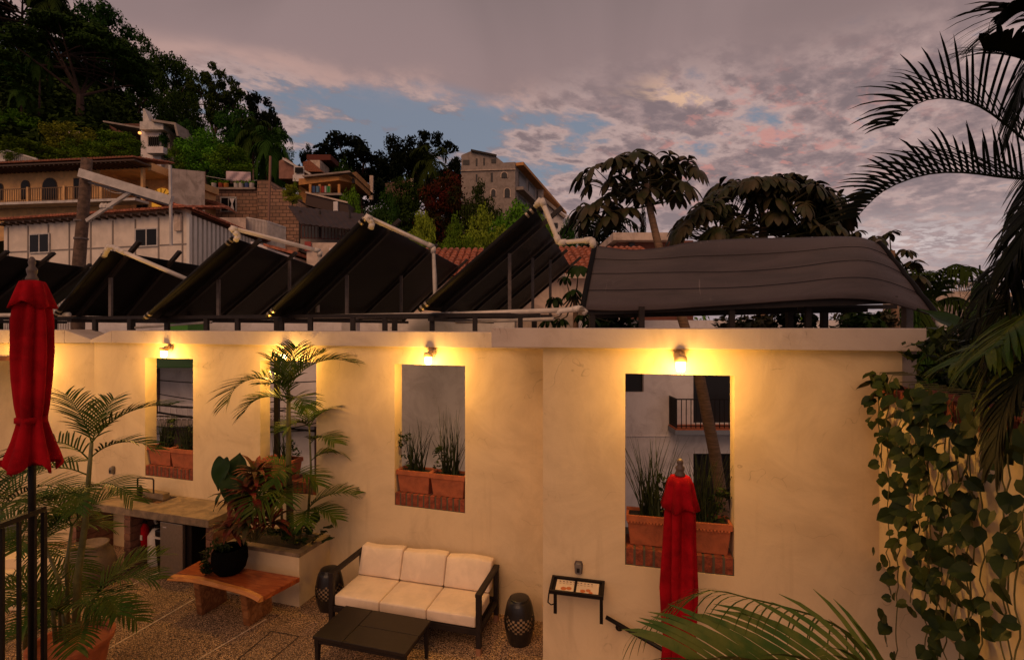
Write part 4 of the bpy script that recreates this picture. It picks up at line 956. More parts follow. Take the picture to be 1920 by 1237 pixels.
for k, ex in ((0, 0), (N_, 0)):
    l_ = [r2[k] for r2 in rows]; build(MB().tube([l_[0] + (l_[0] - l_[1]) * .5] + l_ + [l_[-1] + (l_[-1] - l_[-2]) * .6], .032, 12), 'header_tube', RUBB, bm_, world=True, smooth=True)
    d = (l_[1] - l_[0]).normalized()
    for o_ in (-.05, -.02): build(MB().tube([l_[0] + d * o_ - d * .01, l_[0] + d * o_ + d * .01], .042, 12), 'hose_clamp', STEEL, bm_, world=True)
    d = (l_[-1] - l_[-2]).normalized(); build(MB().tube([l_[-1] + d * .02, l_[-1] + d * .045], .042, 12), 'hose_clamp', STEEL, bm_, world=True)
rb = thing('mat_stand', 'dark steel stand below the big wavy solar mat', 'stand', P(1390, 600, 5.3))
build(MB().beam(P(1100, 584, 5.42), P(1680, 562, 4.95), .06, .07), 'front_beam', FRM, rb, world=True)
build(MB().beam(P(1110, 592, 5.9), P(1625, 580, 5.5), .05, .06), 'rear_beam', FRM, rb, world=True)
build(MB().beam(P(1120, 580, 6.3), P(1680, 575, 5.9), .05, .05), 'top_beam', FRM, rb, world=True)
for px in (1203, 1372, 1515): build(MB().beam(P(px, 575, 5.20) , Vector((P(px, 0, 5.20).x, 5.20, 3.386)), .055, .04), 'post', FRM, rb, world=True)
for px in (1110, 1480, 1545): build(MB().beam(P(px, 585, 5.42) , Vector((P(px, 0, 5.42).x, 5.42, -3)), .06, .06), 'post', FRM, rb, world=True)
build(MB().beam(P(1200, 590, 5.45), P(1200, 478, 6.3), .04, .05), 'raker', FRM, rb, world=True); build(MB().beam(P(1500, 580, 5.2), P(1490, 460, 6.05), .04, .05), 'raker', FRM, rb, world=True)
build(MB().beam(P(1701, 572, 5.1), Vector((P(1701, 0, 5.1).x, 5.1, -3)), .07, .07), 'end_post', POSTM, rb, world=True)
pipe([P(1094, 583, 5.33), P(1088, 578, 5.35), P(1050, 583, 5.4), P(1046, 590, 5.4)], .035, 'short white pipe stub at the foot of the big mat', (1,))
pipe([P(1757, 598, 4.78), P(1770, 618, 4.7), P(1760, 634, 4.7), P(1738, 640, 4.7), P(1720, 640, 4.75)], .036, 'white elbow pipe at the lower right end of the big mat', (1, 2))

# ------------------------------------------------------------------ large leaved trees behind the wall
def palmate(mb_, c, R_, tiltv, seed):
    r_ = random.Random(seed); n = r_.choice((8, 9, 10)); up = Vector(tiltv).normalized(); a0 = r_.uniform(0, 6.28); x_ = up.cross(Vector((.3, 1, .1))).normalized(); y_ = up.cross(x_)
    for i in range(n):
        a = a0 + 6.283 * i / n * .93; d = x_ * math.cos(a) + y_ * math.sin(a); L = R_ * r_.uniform(.8, 1.05); s_ = up.cross(d); rows_ = []; p = Vector(c); dd = (d + up * r_.uniform(.0, .5)).normalized(); K = 6
        ws = [.02, .10, .19, .25, .26, .18, .02]
        dr = r_.uniform(.30, .62)
        for k in range(K + 1):
            w_ = ws[k] * L * .62; sd_ = s_ * w_; fold = up * w_ * .28
            rows_.append([p - sd_ + fold * -1, p + up * w_ * .05, p + sd_ + fold * -1]); p = p + dd * L / K; dd = (dd - Vector((0, 0, dr))).normalized()
        mb_.grid(rows_)
def bigtree(name, label, base, trunk_pts, r0, r1, leaves, Rl, m_, seed, joins=None):
    t = thing(name, label, 'tree', base); pm = MB()
    n = len(trunk_pts); mb_ = MB().tube(trunk_pts, [r0 + (r1 - r0) * i / (n - 1) for i in range(n)], 12); top_ = Vector(trunk_pts[-1]); lf = MB(); r_ = random.Random(seed); cen = sum((Vector(q_) for q_ in leaves), Vector()) / len(leaves)
    for i, p in enumerate(leaves):
        p = Vector(p); st_ = (joins or [top_])[i % len(joins or [0])]; st_ = Vector(st_)
        mid = st_.lerp(p, .55) + Vector((0, 0, -.12)); pm.tube([st_, mid, p], [.016, .010, .006], 5)
        out = (p - cen); out.z = abs(out.z) * .8 + .9; palmate(lf, p, Rl * r_.uniform(.75, 1.12), out + Vector((r_.uniform(-.3, .3), r_.uniform(-.3, .3), 0)), seed * 100 + i)
    build(mb_, 'trunk', BARKP, t, world=True, smooth=True); build(pm, 'branches', LEAFB, t, world=True); build(lf, 'crown', m_, t, world=True, smooth=True)
pa = [(1092, 330), (1115, 315), (1150, 298), (1185, 288), (1220, 292), (1255, 292), (1290, 303), (1310, 318), (1105, 345), (1145, 335), (1172, 345), (1212, 325), (1245, 335), (1285, 345), (1270, 362), (1085, 392), (1110, 385), (1150, 385), (1175, 392), (1200, 365), (1235, 318), (1130, 372), (1160, 310), (1270, 310), (1195, 310), (1215, 355), (1098, 410), (1140, 405), (1255, 350)]
Yt = 8.0
lv = [P(x_, y_, Yt + (random.Random(i * 7).uniform(-.5, .5))) for i, (x_, y_) in enumerate(pa)]
bigtree('umbrella_leaf_tree', 'tall thin trunked tree with big drooping leaf clusters against the sky', P(1362, 1000, Yt), [P(1368, 1075, Yt), P(1360, 985, Yt), P(1340, 850, Yt), P(1310, 700, Yt), P(1280, 600, Yt), P(1250, 510, Yt), P(1232, 450, Yt), P(1218, 390, Yt), P(1212, 345, Yt)], .11, .045, lv, .44, LEAFB, 11, [P(1212, 345, Yt), P(1218, 385, Yt), P(1190, 340, Yt)])
def domepts(x0, x1, topf, ybot, n, seed):
    r_ = random.Random(seed); o_ = []
    for i in range(n):
        x_ = r_.uniform(x0, x1); yt = topf(x_); f = r_.random() ** 1.5; o_.append((x_, yt + (ybot - yt) * f))
    return o_
tf = lambda x_: float(np.interp(x_, [1255, 1285, 1310, 1345, 1390, 1440, 1490, 1540, 1575, 1595], [435, 412, 388, 352, 340, 332, 334, 352, 378, 405]))
dp_ = domepts(1262, 1585, tf, 450, 105, 4) + [(x_, tf(x_)) for x_ in range(1270, 1590, 20)]
lv = [P(x_, y_, 8.6 + random.Random(i * 3).uniform(-.7, .7)) for i, (x_, y_) in enumerate(dp_)]
bigtree('umbrella_leaf_tree', 'wide bushy big leaved tree behind the big wavy mat', P(1430, 960, 8.7), [P(1430, 990, 8.7), P(1428, 700, 8.7), P(1430, 450, 8.7), P(1435, 400, 8.7)], .12, .06, lv, .40, LEAFB, 12, [P(1430, 430, 8.7), P(1350, 440, 8.7), P(1510, 440, 8.7)])
lv = [P(x_, y_, 7.4 + random.Random(i).uniform(-.2, .2)) for i, (x_, y_) in enumerate([(1602, 437), (1640, 447), (1668, 437), (1700, 470), (1712, 492), (1680, 500), (1690, 540), (1720, 520), (1640, 470)])]
bigtree('umbrella_leaf_tree', 'small big leaved tree peeking over the right end of the big mat', P(1680, 940, 7.4), [P(1680, 1035, 7.4), P(1680, 620, 7.4), P(1672, 470, 7.4)], .07, .04, lv, .27, LEAFB, 13)
lv = [P(x_, y_, 7.0 + random.Random(i).uniform(-.3, .3)) for i, (x_, y_) in enumerate([(1060, 520), (1085, 500), (1040, 560), (1075, 545), (1090, 590), (1050, 600), (1025, 600), (1110, 600), (1150, 605)])]
bigtree('umbrella_leaf_tree', 'green big leaved sapling between the steepest mat and the big mat', P(1080, 940, 7.0), [P(1080, 1060, 7.0), P(1080, 620, 7.0), P(1078, 550, 7.0)], .05, .03, lv, .24, LEAFT, 14)

# ------------------------------------------------------------------ right palm and greenery
rpz = SP(.6, .75, 2.86)
tk = Vector((3.45, 3.1, 2.86))
pr = thing('palm_tree', 'dark silhouetted palm at the right edge arching over the vine wall', 'palm tree', tk)
build(MB().tube([tk, tk + Vector((.03, 0, .9)), tk + Vector((.02, 0, 1.7))], [.09, .07, .06], 10), 'trunk', BARK, pr, world=True, smooth=True)
Y3 = 3.0
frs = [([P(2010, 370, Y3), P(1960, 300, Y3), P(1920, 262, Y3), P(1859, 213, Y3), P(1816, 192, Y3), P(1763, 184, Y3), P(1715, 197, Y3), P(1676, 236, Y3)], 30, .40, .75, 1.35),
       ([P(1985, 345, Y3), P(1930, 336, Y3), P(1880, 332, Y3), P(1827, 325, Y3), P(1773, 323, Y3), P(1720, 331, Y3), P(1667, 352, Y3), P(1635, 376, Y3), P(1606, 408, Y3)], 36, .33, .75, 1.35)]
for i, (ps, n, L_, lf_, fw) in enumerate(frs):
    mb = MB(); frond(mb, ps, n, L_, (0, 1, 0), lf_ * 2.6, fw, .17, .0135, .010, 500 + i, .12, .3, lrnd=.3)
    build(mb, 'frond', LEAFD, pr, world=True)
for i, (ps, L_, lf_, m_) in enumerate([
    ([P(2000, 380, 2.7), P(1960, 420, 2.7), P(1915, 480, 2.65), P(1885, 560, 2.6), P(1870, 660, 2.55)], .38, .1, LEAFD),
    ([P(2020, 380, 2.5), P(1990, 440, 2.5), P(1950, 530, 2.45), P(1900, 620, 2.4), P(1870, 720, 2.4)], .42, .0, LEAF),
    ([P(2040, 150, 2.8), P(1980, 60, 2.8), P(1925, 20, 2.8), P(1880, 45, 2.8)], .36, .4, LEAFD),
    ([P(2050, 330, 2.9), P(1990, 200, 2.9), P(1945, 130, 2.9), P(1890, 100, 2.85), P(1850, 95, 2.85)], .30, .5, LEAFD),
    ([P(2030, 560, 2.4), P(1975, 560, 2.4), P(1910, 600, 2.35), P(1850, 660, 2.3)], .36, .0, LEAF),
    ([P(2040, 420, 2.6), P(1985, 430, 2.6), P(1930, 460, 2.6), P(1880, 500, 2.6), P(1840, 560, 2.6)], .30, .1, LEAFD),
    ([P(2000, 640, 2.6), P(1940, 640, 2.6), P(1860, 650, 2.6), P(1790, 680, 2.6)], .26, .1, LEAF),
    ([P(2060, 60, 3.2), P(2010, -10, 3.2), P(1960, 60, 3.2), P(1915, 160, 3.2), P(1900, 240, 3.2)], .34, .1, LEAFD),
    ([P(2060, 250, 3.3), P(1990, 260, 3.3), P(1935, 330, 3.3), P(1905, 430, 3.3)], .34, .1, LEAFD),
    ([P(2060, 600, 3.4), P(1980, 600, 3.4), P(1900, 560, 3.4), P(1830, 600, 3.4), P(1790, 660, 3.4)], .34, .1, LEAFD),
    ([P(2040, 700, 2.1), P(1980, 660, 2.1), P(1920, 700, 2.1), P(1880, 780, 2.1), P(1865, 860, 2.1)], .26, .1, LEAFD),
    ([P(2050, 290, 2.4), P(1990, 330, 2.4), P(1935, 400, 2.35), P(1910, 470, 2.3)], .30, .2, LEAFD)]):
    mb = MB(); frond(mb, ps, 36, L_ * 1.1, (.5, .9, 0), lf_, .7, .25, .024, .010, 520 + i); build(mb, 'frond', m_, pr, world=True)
# planting on the wall top
for i, (s_, v_, h, wd_, label, m_) in enumerate([(.35, .55, .55, .42, 'leafy bush on the planter wall beside the roof slab end', LEAFV), (1.0, .6, .45, .5, 'loose green bush behind the brick coping', LEAFV), (1.6, .55, .50, .5, 'dark leafy bush at the viewer end of the planter wall', LEAFT), (.9, 1.1, .9, .6, 'taller dark bush behind the planter wall', LEAFT)]):
    c_ = SP(s_, v_, 2.86); t = thing('leafy_bush', label, 'bush', c_, 0, 'bushes on the planter wall')
    r_ = random.Random(i + 40); cl = [(r_.uniform(-wd_, wd_), r_.uniform(-wd_, wd_) * .6, r_.uniform(.03, h), .10, .10, .07) for _ in range(40)]
    mb = MB(); mb.np.append(leafcloud(cl, 22, .045, i + 60)); build(mb, 'foliage', m_, t)
    mb = MB(); 
    for k in range(10): mb.tube([(0, 0, 0), tuple(cl[k][:3])], [.008, .004], 5)
    build(mb, 'stem', STEM, t)
bt2 = thing('banana_plant', 'broad leaved banana plant behind the white elbow pipe', 'plant', P(1800, 650, 4.4))
for i, (px, py, a, L_, W_, tl) in enumerate([(1790, 612, 100, .42, .30, 35), (1800, 655, 250, .34, .30, -30), (1830, 640, 20, .5, .18, 50), (1760, 655, 190, .35, .18, 20), (1850, 600, 60, .55, .2, 60)]):
    mb = MB(); bigleaf(mb, P(px, py, 4.3), R(a), L_, W_, R(tl), .2); mb.tube([P(1800, 690, 4.4), P(px, py, 4.3)], [.015, .008], 6); build(mb, 'leaf', LEAFT, bt2, world=True, smooth=True)
# hanging vines
def heart(mb_, p, d, nrm, L, fold=.2):
    d = d.normalized(); s_ = d.cross(nrm).normalized(); nn = s_.cross(d)
    out_ = [(0, 0), (-.14, .26), (.08, .52), (.42, .54), (.78, .30), (1.02, 0)]
    L1 = [p + d * a * L + s_ * b_ * L + nn * (b_ * fold * L) for a, b_ in out_[1:-1]]; L2 = [p + d * a * L - s_ * b_ * L + nn * (b_ * fold * L) for a, b_ in out_[1:-1]]
    tip = p + d * L * 1.05 - nn * .1 * L; m1 = p + d * L * .45 
    n0 = len(mb_.v); mb_.v += [tuple(p)] + [tuple(q_) for q_ in L1] + [tuple(tip)] + [tuple(q_) for q_ in L2] + [tuple(m1)]
    mb_.f += [(n0, n0 + 1, n0 + 2, n0 + 10), (n0 + 10, n0 + 2, n0 + 3), (n0 + 10, n0 + 3, n0 + 4, n0 + 5), (n0, n0 + 10, n0 + 7, n0 + 6), (n0 + 10, n0 + 8, n0 + 7), (n0 + 10, n0 + 5, n0 + 9, n0 + 8)]
vine_where = ['in the wall corner', 'just right of the wall corner', 'left of the pillar end', 'under the slab end', 'hanging lowest of the left strands', 'at the start of the brick coping', 'below the first coping brick', 'below the second coping brick', 'below the third coping brick', 'in the middle of the coping', 'right of the coping middle', 'left of the drooping palm frond', 'beneath the drooping palm frond', 'sixth from the right edge of the photo', 'fifth from the right edge of the photo', 'fourth from the right edge of the photo', 'third from the right edge of the photo', 'ending high between the third coping brick and the coping middle', 'cut by the right edge of the photo', 'second from the right edge of the photo', 'ending low left of the coping middle', 'short one at the coping middle', 'long one at the coping middle', 'long one right of the coping middle', 'short one left of the drooping palm frond', 'reaching the bottom left of the drooping palm frond', 'reaching the bottom beneath the drooping palm frond', 'reaching lowest beneath the drooping palm frond', 'fourth from the right edge', 'cut by the right edge of the photo', 'just outside the right edge of the photo']
vs = [(.16, 2.5), (.22, 2.3), (.30, 1.35), (.40, 2.4), (.53, .85), (.68, 2.3), (.80, 1.5), (.90, 1.75), (1.0, 1.2), (1.08, .95), (1.18, 1.3), (1.28, .95), (1.36, 1.0), (1.44, 1.3), (1.52, 1.1), (1.61, 1.2), (1.70, 1.0), (.99, 1.6), (1.90, .9), (1.80, 1.0)]
vn_ = Vector((-.955, .295, 0))
for i, (s_, zb_) in enumerate(vs):
    r_ = random.Random(900 + i); ztop = 2.98 if i > 3 else 3.02; off = -.05; pts = [SP(s_, .12, ztop + .01), SP(s_, -.05, ztop)]; z_ = ztop; x_ = s_
    while z_ > zb_:
        z_ -= .07; x_ += r_.uniform(-.018, .018); pts.append(SP(x_, off - r_.uniform(0, .03), z_))
    t = thing('hanging_vine', 'leafy vine strand ' + vine_where[i], 'vine', pts[0], 0, 'vine strands trailing over the planter wall')
    build(MB().tube(pts, .004, 5), 'stem', STEM, t, world=True)
    mb = MB()
    for k, p in enumerate(pts[1:]):
        for _ in range((r_.choice((1, 0, 0)) if s_ < .45 else r_.choice((1, 1, 0)) if s_ < .7 else r_.choice((0, 1, 1))) + (1 if i in (0, 1, 2, 3) and k < 4 else 0)):
            L_ = r_.uniform(.06, .125) * (1 - .2 * k / len(pts)); dr = Vector((r_.uniform(-.8, .8), r_.uniform(-.8, .8), -r_.uniform(.2, 1.0))) + vn_ * .3
            q_ = p + vn_ * r_.uniform(.01, .06) + Vector((r_.uniform(-.04, .04), r_.uniform(-.04, .04), r_.uniform(-.03, .03)))
            heart(mb, q_, dr, (vn_ + Vector((r_.uniform(-.5, .5), r_.uniform(-.9, .2), r_.uniform(0, .9)))).normalized(), L_)
    build(mb, 'foliage', LEAFV, t, world=True)
# near palm at the bottom of the frame
nb = P(1730, 1330, 1.5)
np_ = thing('near_palm', 'close green palm fronds rising from the bottom edge in front of the right umbrella', 'palm', (nb.x, nb.y, 0))
build(MB().tube([(nb.x + .1, nb.y, 0), (nb.x + .05, nb.y, 1.2), nb], [.04, .03, .015], 8), 'stem', STEM, np_, world=True)
Yn = 1.55
mb = MB(); frond(mb, [nb, P(1640, 1262, Yn), P(1560, 1248, Yn), P(1470, 1245, Yn), P(1390, 1242, Yn), P(1300, 1240, Yn)], 20, .35, (.1, 1, .1), 1.15, 2.0, .17, .0155, .007, 700, .1, .4, lrnd=.14); build(mb, 'frond', LEAFN, np_, world=True)
mb = MB(); frond(mb, [nb, P(1650, 1230, 1.7), P(1560, 1168, 1.7), P(1480, 1140, 1.7), P(1400, 1120, 1.7), P(1330, 1106, 1.72), P(1260, 1135, 1.75), P(1190, 1190, 1.75)], 30, .20, (.1, 1, -.3), -.1, 1.0, .35, .0045, .005, 701, .15, .3); build(mb, 'frond', LEAF, np_, world=True)

# ------------------------------------------------------------------ buildings
def arched(mb_, x0, x1, z0, z1, y, n=8):
    r = (x1 - x0) / 2; zc = z1 - r; pts = [(x0, y, z0), (x1, y, z0)] + [((x0 + x1) / 2 + r * math.cos(math.pi * i / n), y, zc + r * math.sin(math.pi * i / n)) for i in range(n + 1)]
    return pts
def win(par, x0, x1, z0, z1, y, fr_m, arch_=False, mull=1, bars=0, fw=.06, grid_=0):
    """window sitting at depth y of the wall: frame, pane and glazing bars"""
    if arch_:
        o = build(MB().prism(arched(None, x0 - fw, x1 + fw, z0, z1 + fw, y - .05), (0, .045, 0)), 'window', fr_m, par); build(MB().prism(arched(None, x0, x1, z0, z1, y - .062), (0, .011, 0)), 'pane', GLASS, o)
    else:
        mb_ = MB().wall([x0, x1], [z0, z1], [(x0 + fw, x1 - fw, z0 + fw, z1 - fw)], y - .04, y)
        for k in range(mull): xm = x0 + (x1 - x0) * (k + 1) / (mull + 1); mb_.box(xm - fw / 2, xm + fw / 2, y - .035, y - .002, z0 + fw + .001, z1 - fw - .001)
        o = build(mb_, 'window', fr_m, par); build(MB().box(x0 + .01, x1 - .01, y - .028, y - .012, z0 + .01, z1 - .01), 'pane', GLASS, o)
    if grid_:
        mb_ = MB()
        for k in range(grid_): xm = x0 + (x1 - x0) * (k + .5) / grid_; mb_.box(xm - .012, xm + .012, y - .085, y - .068, z0 + .02, z1 - .25)
        build(mb_, 'bars', BLK, o)
    return o
def railing(par, p, q, h, m_, n, name='railing', th=.03, world=False):
    p, q = Vector(p), Vector(q); mb_ = MB().beam(p + Vector((0, 0, h)), q + Vector((0, 0, h)), th * 1.6).beam(p + Vector((0, 0, .08)), q + Vector((0, 0, .08)), th)
    for i in range(n + 1): a = p.lerp(q, i / n); mb_.beam(a + Vector((0, 0, .02)), a + Vector((0, 0, h)), th)
    return build(mb_, name, m_, par, world=world)
def tiles(mb_, p, U, V, nu, nv, up=(0, 0, 1)):
    p, U, V = Vector(p), Vector(U), Vector(V); nrm = U.cross(V).normalized()
    if nrm.z < 0: nrm = -nrm
    du, dv = U / nu, V / nv; wd = du.length
    r_ = random.Random(nu * 31 + nv)
    for i in range(nu):
        for j in range(nv):
            o_ = p + du * i + dv * j + du * r_.uniform(-.06, .06); a = []
            for e_, sc_, lf in ((0, 1.0, .35), (1.15, .8, .1)):
                a.append([o_ + dv * e_ + du * (.5 - .5 * sc_ * math.cos(math.pi * k / 4)) + nrm * (math.sin(math.pi * k / 4) * wd * .55 * sc_ + wd * lf * .45) for k in range(5)])
            mb_.grid(a); mb_.quad(*a[0])
    mb_.quad(p - nrm * .02, p + U - nrm * .02, p + U + V - nrm * .02, p + V - nrm * .02)

# yellow house, upper left
o1 = P(-60, 390, 38.5)
yh = thing('ochre_house', 'ochre two storey house with arched windows and long balcony', 'house', (o1.x, o1.y, 8), R(-7)); k = 38.5 / F
zf = o1.z - 8; WL = 15.6
build(MB().wall([0, 11.4], [-3, zf + 2.85], [(2.05, 2.05 + .01, 0, .01)], 0, .3).box(0, 11.4, .301, 7, -3, zf + 2.85).box(11.4, WL - .3, 2.6, 7, -3, zf + 2.85).box(WL - .3, WL, 0, 7, zf + 2.3, zf + 2.85).box(11.4, WL - .301, 0, 2.6, zf + 2.45, zf + 2.85), 'wall', YEL, yh)
build(MB().box(-.2, WL - .2, -1.2, -.002, zf - .18, zf), 'balcony_slab', WHT, yh)
railing(yh, (0, -1.15, zf), (WL - 2.2, -1.15, zf), .95, mat('brown_rail', (.17, .10, .05), .7), 70, th=.03)
for x_ in (.2, 3.6, 6.6, 9.6, 12.6): build(MB().box(x_, x_ + .16, -1.2, -1.0, zf + .001, zf + 1.05), 'rail_post', YEL, yh)
BRN = mat('brown_frame', (.06, .03, .015), .6)
for x_, w_, h_ in ((2.55, .55, 1.75), (4.75, .65, 1.9)): win(yh, x_, x_ + w_, zf + .5, zf + h_, 0, BRN, True, grid_=0)
win(yh, 6.6, 7.75, zf + .05, zf + 2.0, 0, BRN, True); win(yh, 9.2, 10.2, zf + .3, zf + 1.95, -.02, BRN)
win(yh, 11.9, 12.9, zf + .05, zf + 1.9, 2.6, BRN)
o = build(MB().prism(arched(None, 13.3, 15.0, zf + .3, zf + 1.75, 2.5), (0, .08, 0)), 'lit_window', mat('lit_yellow_pane', (.5, .25, .03), .4, emit=(.9, .35, .03), estr=.45), yh)
mb = MB()
for i in range(7): a = math.pi * i / 6; mb.beam((14.15, 2.45, zf + .9), (14.15 + .8 * math.cos(a), 2.45, zf + .9 + .8 * math.sin(a)), .04)
build(mb, 'bars', BRN, o)
mb = MB(); tiles(mb, (-.3, -1.5, zf + 2.72), (WL + .3, 0, 0), (0, 3.6, .75), 64, 6); build(mb, 'tile_roof', TILED, yh)
build(MB().box(-.3, WL, -1.45, -.01, zf + 2.55, zf + 2.66), 'eave_boards', BRN, yh)
for i in range(40): build(MB().beam((i * .38, -1.4, zf + 2.50), (i * .38, -.01, zf + 2.52), .09), 'rafter', BRN, yh)
build(MB().box(11.5, 11.7, -1.1, -.9, zf, zf + 2.5).box(14.9, 15.1, -.2, 0, zf, zf + 2.45), 'porch_column', YEL, yh)
hm = MB(); pts = [Vector((12.3, -.6, zf + .95)).lerp(Vector((15.0, -.4, zf + 1.0)), i / 10) - Vector((0, 0, .45 * math.sin(math.pi * i / 10))) for i in range(11)]
for i in range(10): hm.quad(pts[i] - Vector((0, .2, 0)), pts[i + 1] - Vector((0, .2, 0)), pts[i + 1] + Vector((0, .2, 0)), pts[i] + Vector((0, .2, 0)))
hm.v = [tuple(WM[yh.name] @ Vector(v_)) for v_ in hm.v]; tag(build(hm, 'hammock', WHT, solid=.03), 'pale hammock hanging on the ochre house balcony', 'hammock')
# stained side wall on its right
sp_ = P(320, 400, 36); tag(build(MB().hexa([P(322, 420, 36.2), P(384, 420, 38), P(384, 420, 44), P(322, 420, 42), P(322, 316, 36.2), P(384, 322, 38), P(384, 322, 44), P(322, 318, 42)]), 'side_wing', WALLD), 'stained pale concrete wing right of the ochre house', 'building')
# white panel building
WC = Vector((-14.3, 22.0, -3)); wbn = thing('panel_building', 'white panelled building with sliding windows and red tile eave', 'building', WC, R(-13.5)); ez = 11.6
# local: x<0 front face to the left; right face goes back along world +Y
build(MB().box(-10.9, 0, 0, .25, 0, ez), 'wall', mat('pale_panel', (.80, .69, .58), .8, .18, 1.5), wbn)
mb = MB()
for i in range(9): mb.box(-10.6 + i * 1.3 - .03, -10.6 + i * 1.3 + .03, -.035, -.002, 8.4, ez - .35)
mb.box(-10.9, 0, -.03, -.002, 10.0, 10.05).box(-10.9, 0, -.06, -.0021, 8.30, 8.38)
build(mb, 'cover_strips', mat('grey_strip', (.26, .22, .19), .7), wbn)
mb = MB()
for i in range(70): mb.box(-10.85 + i * .155, -10.85 + i * .155 + .07, -.05, -.002, 5.0, 8.29)
build(mb, 'corrugated_skirt', WHT, wbn)
for px0, px1, py0, py1 in ((57, 95, 438, 475), (255, 298, 428, 463)):
    def lx(px):
        k_ = (px - 960) / F; a = math.cos(R(-13.5)); b_ = math.sin(R(-13.5)); return (k_ * WC.y - WC.x) / (a - k_ * b_)
    xa, xb = lx(px0), lx(px1); Ya = WC.y + math.sin(R(-13.5)) * (xa + xb) / 2
    win(wbn, xa, xb, EYE - (py1 - HZ) / F * Ya + 3, EYE - (py0 - HZ) / F * Ya + 3, -.03, WHT)
ys = WM[wbn.name].inverted(); e2 = Vector((-15.4, 35.5, -3)); c2 = ys @ e2
mb = MB(); n = 34
for i in range(n):
    a = Vector((0, 0, 0)).lerp(c2, i / n); b_ = Vector((0, 0, 0)).lerp(c2, (i + .55) / n); d = (b_ - a).normalized(); s_ = Vector((d.y, -d.x, 0)) * .12
    mb.hexa([a, a + s_, b_ + s_, b_, a + Vector((0, 0, ez - .25)), a + s_ + Vector((0, 0, ez - .25)), b_ + s_ + Vector((0, 0, ez - .25)), b_ + Vector((0, 0, ez - .25))])
build(mb, 'corrugated_side', mat('white_sheet', (.75, .70, .62), .55, .1, 2), wbn)
build(MB().hexa([(0, .02, 0), c2, c2 - Vector((4, 0, 0)), (-4, .02, 0), (0, .02, ez), c2 + Vector((0, 0, ez)), c2 - Vector((4, 0, -ez)), (-4, .02, ez)]), 'side_wall', mat('dark_gap_wall', (.07, .045, .035), .9), wbn)
build(MB().box(-.55, -.2, -.12, -.04, ez - 1.0, ez - .25), 'meter_box', WALLD, wbn)
mb = MB(); tiles(mb, (-11.2, -.45, ez - .12), (11.6, 0, 0), (0, 2.4, .55), 62, 5)
dv = c2.normalized(); sv = Vector((dv.y, -dv.x, 0)); tiles(mb, Vector((0, 0, ez - .12)) + sv * .4 + dv * -.2, dv * 13.8, -sv * 2.2 + Vector((0, 0, .5)), 70, 5); build(mb, 'tile_roof', TILE, wbn)
for i in range(24): build(MB().box(-10.9 + i * .46, -10.8 + i * .46, -.40, -.001, ez - .30, ez - .20), 'rafter', BRN, wbn)
# white balustrade, far upper left
bs = thing('white_balustrade', 'white stair balustrade above the ochre house at far left', 'balustrade', P(10, 318, 46))
railing(bs, P(12, 300, 46), P(70, 318, 44), .9, WHT, 16, 'balusters', .08, True); build(MB().beam(P(10, 316, 46.2), P(10, 285, 46.2), .55), 'post', WHT, bs, world=True); build(MB().beam(P(-40, 302, 46.2), P(60, 322, 44.6), 1.0, .8), 'kerb', WHT, bs, world=True)

# utility pole
up_ = thing('utility_pole', 'leaning wooden utility pole with white metal crossarm', 'utility pole', (P(146, 0, 14).x, 14, -3))
build(MB().tube([(P(140, 0, 14).x, 14, -3), P(148, 495, 14), P(156, 400, 14), P(163, 298, 14)], [.17, .155, .14, .13], 14), 'pole', BARK, up_, world=True, smooth=True)
build(MB().beam(P(150, 324, 13.8), P(322, 376, 13.2), .10, .23), 'crossarm', WHT, up_, world=True); build(MB().beam(P(160, 340, 14.0), P(318, 384, 13.4), .08, .07), 'crossarm', POSTM, up_, world=True)
build(MB().beam(P(163, 414, 13.8), P(250, 357, 13.55), .07, .09), 'brace', WHT, up_, world=True); build(MB().beam(P(319, 310, 13.2), P(321, 460, 13.2), .055), 'hanger', WHT, up_, world=True)
for y_ in (413, 446): build(MB().tube([P(152, y_, 14) , P(152, y_ + 3, 14)], .17, 14), 'clamp_band', POSTM, up_, world=True)
for k in range(3): build(MB().lathe([(.03, 0), (.07, .03), (.07, .10), (.03, .16)], 10, tuple(P(192 + k * 7, 0, 13.7).xy)), 'insulator', PVC, up_, world=True).location.z += P(0, 392, 13.7).z
tag(build(MB().beam(P(503, 440, 40), P(507, 293, 40), .14), 'flag_pole', mat('rust_pole', (.25, .13, .09), .8)), 'thin rusty pole before the block masonry house', 'pole')
# modern house on the hill
hk = 60.0; mh = thing('hill_house', 'modern white concrete house on the hillside with barred window', 'house', P(262, 310, hk), R(0))
Lh = lambda px, py, Y_=60.0: P(px, py, Y_)
def slab(p0, p1, dep, nm, m_, par):   # front rectangle given by two pixel corners at depth
    x0, y0, x1, y1, Y_ = p0[0], p0[1], p1[0], p1[1], p0[2]
    a, b_, c_, d = P(x0, y1, Y_), P(x1, y1, Y_), P(x1, y0, Y_), P(x0, y0, Y_); return build(MB().prism([a, b_, c_, d], (0, dep, 0)), nm, m_, par, world=True)
slab((264, 242, 60), (302, 320), 6, 'wall', WALLB, mh); slab((262, 228, 59.2), (306, 243), 7, 'parapet', WHT, mh); slab((302.5, 232, 60.5), (318, 320), 6, 'side_wall', WALLD, mh)
build(MB().prism([P(268, 228, 59.5), P(281, 228, 59.5), P(271, 204, 59.5), P(268, 204, 59.5)], (0, 1, 0)), 'fin', WHT, mh, world=True)
build(MB().prism([P(283, 223, 58.8), P(329, 230, 58.8), P(335, 255, 58.8), P(331, 255, 58.8), P(326, 234, 58.8), P(283, 227, 58.8)], (0, 4, 0)), 'roof_slab', CONC, mh, world=True)
slab((276, 255, 59.9), (300, 274), .08, 'window', WHT, mh); w_ = slab((278, 257, 59.8), (298, 272), .05, 'pane', GLASS, mh)
mb = MB()
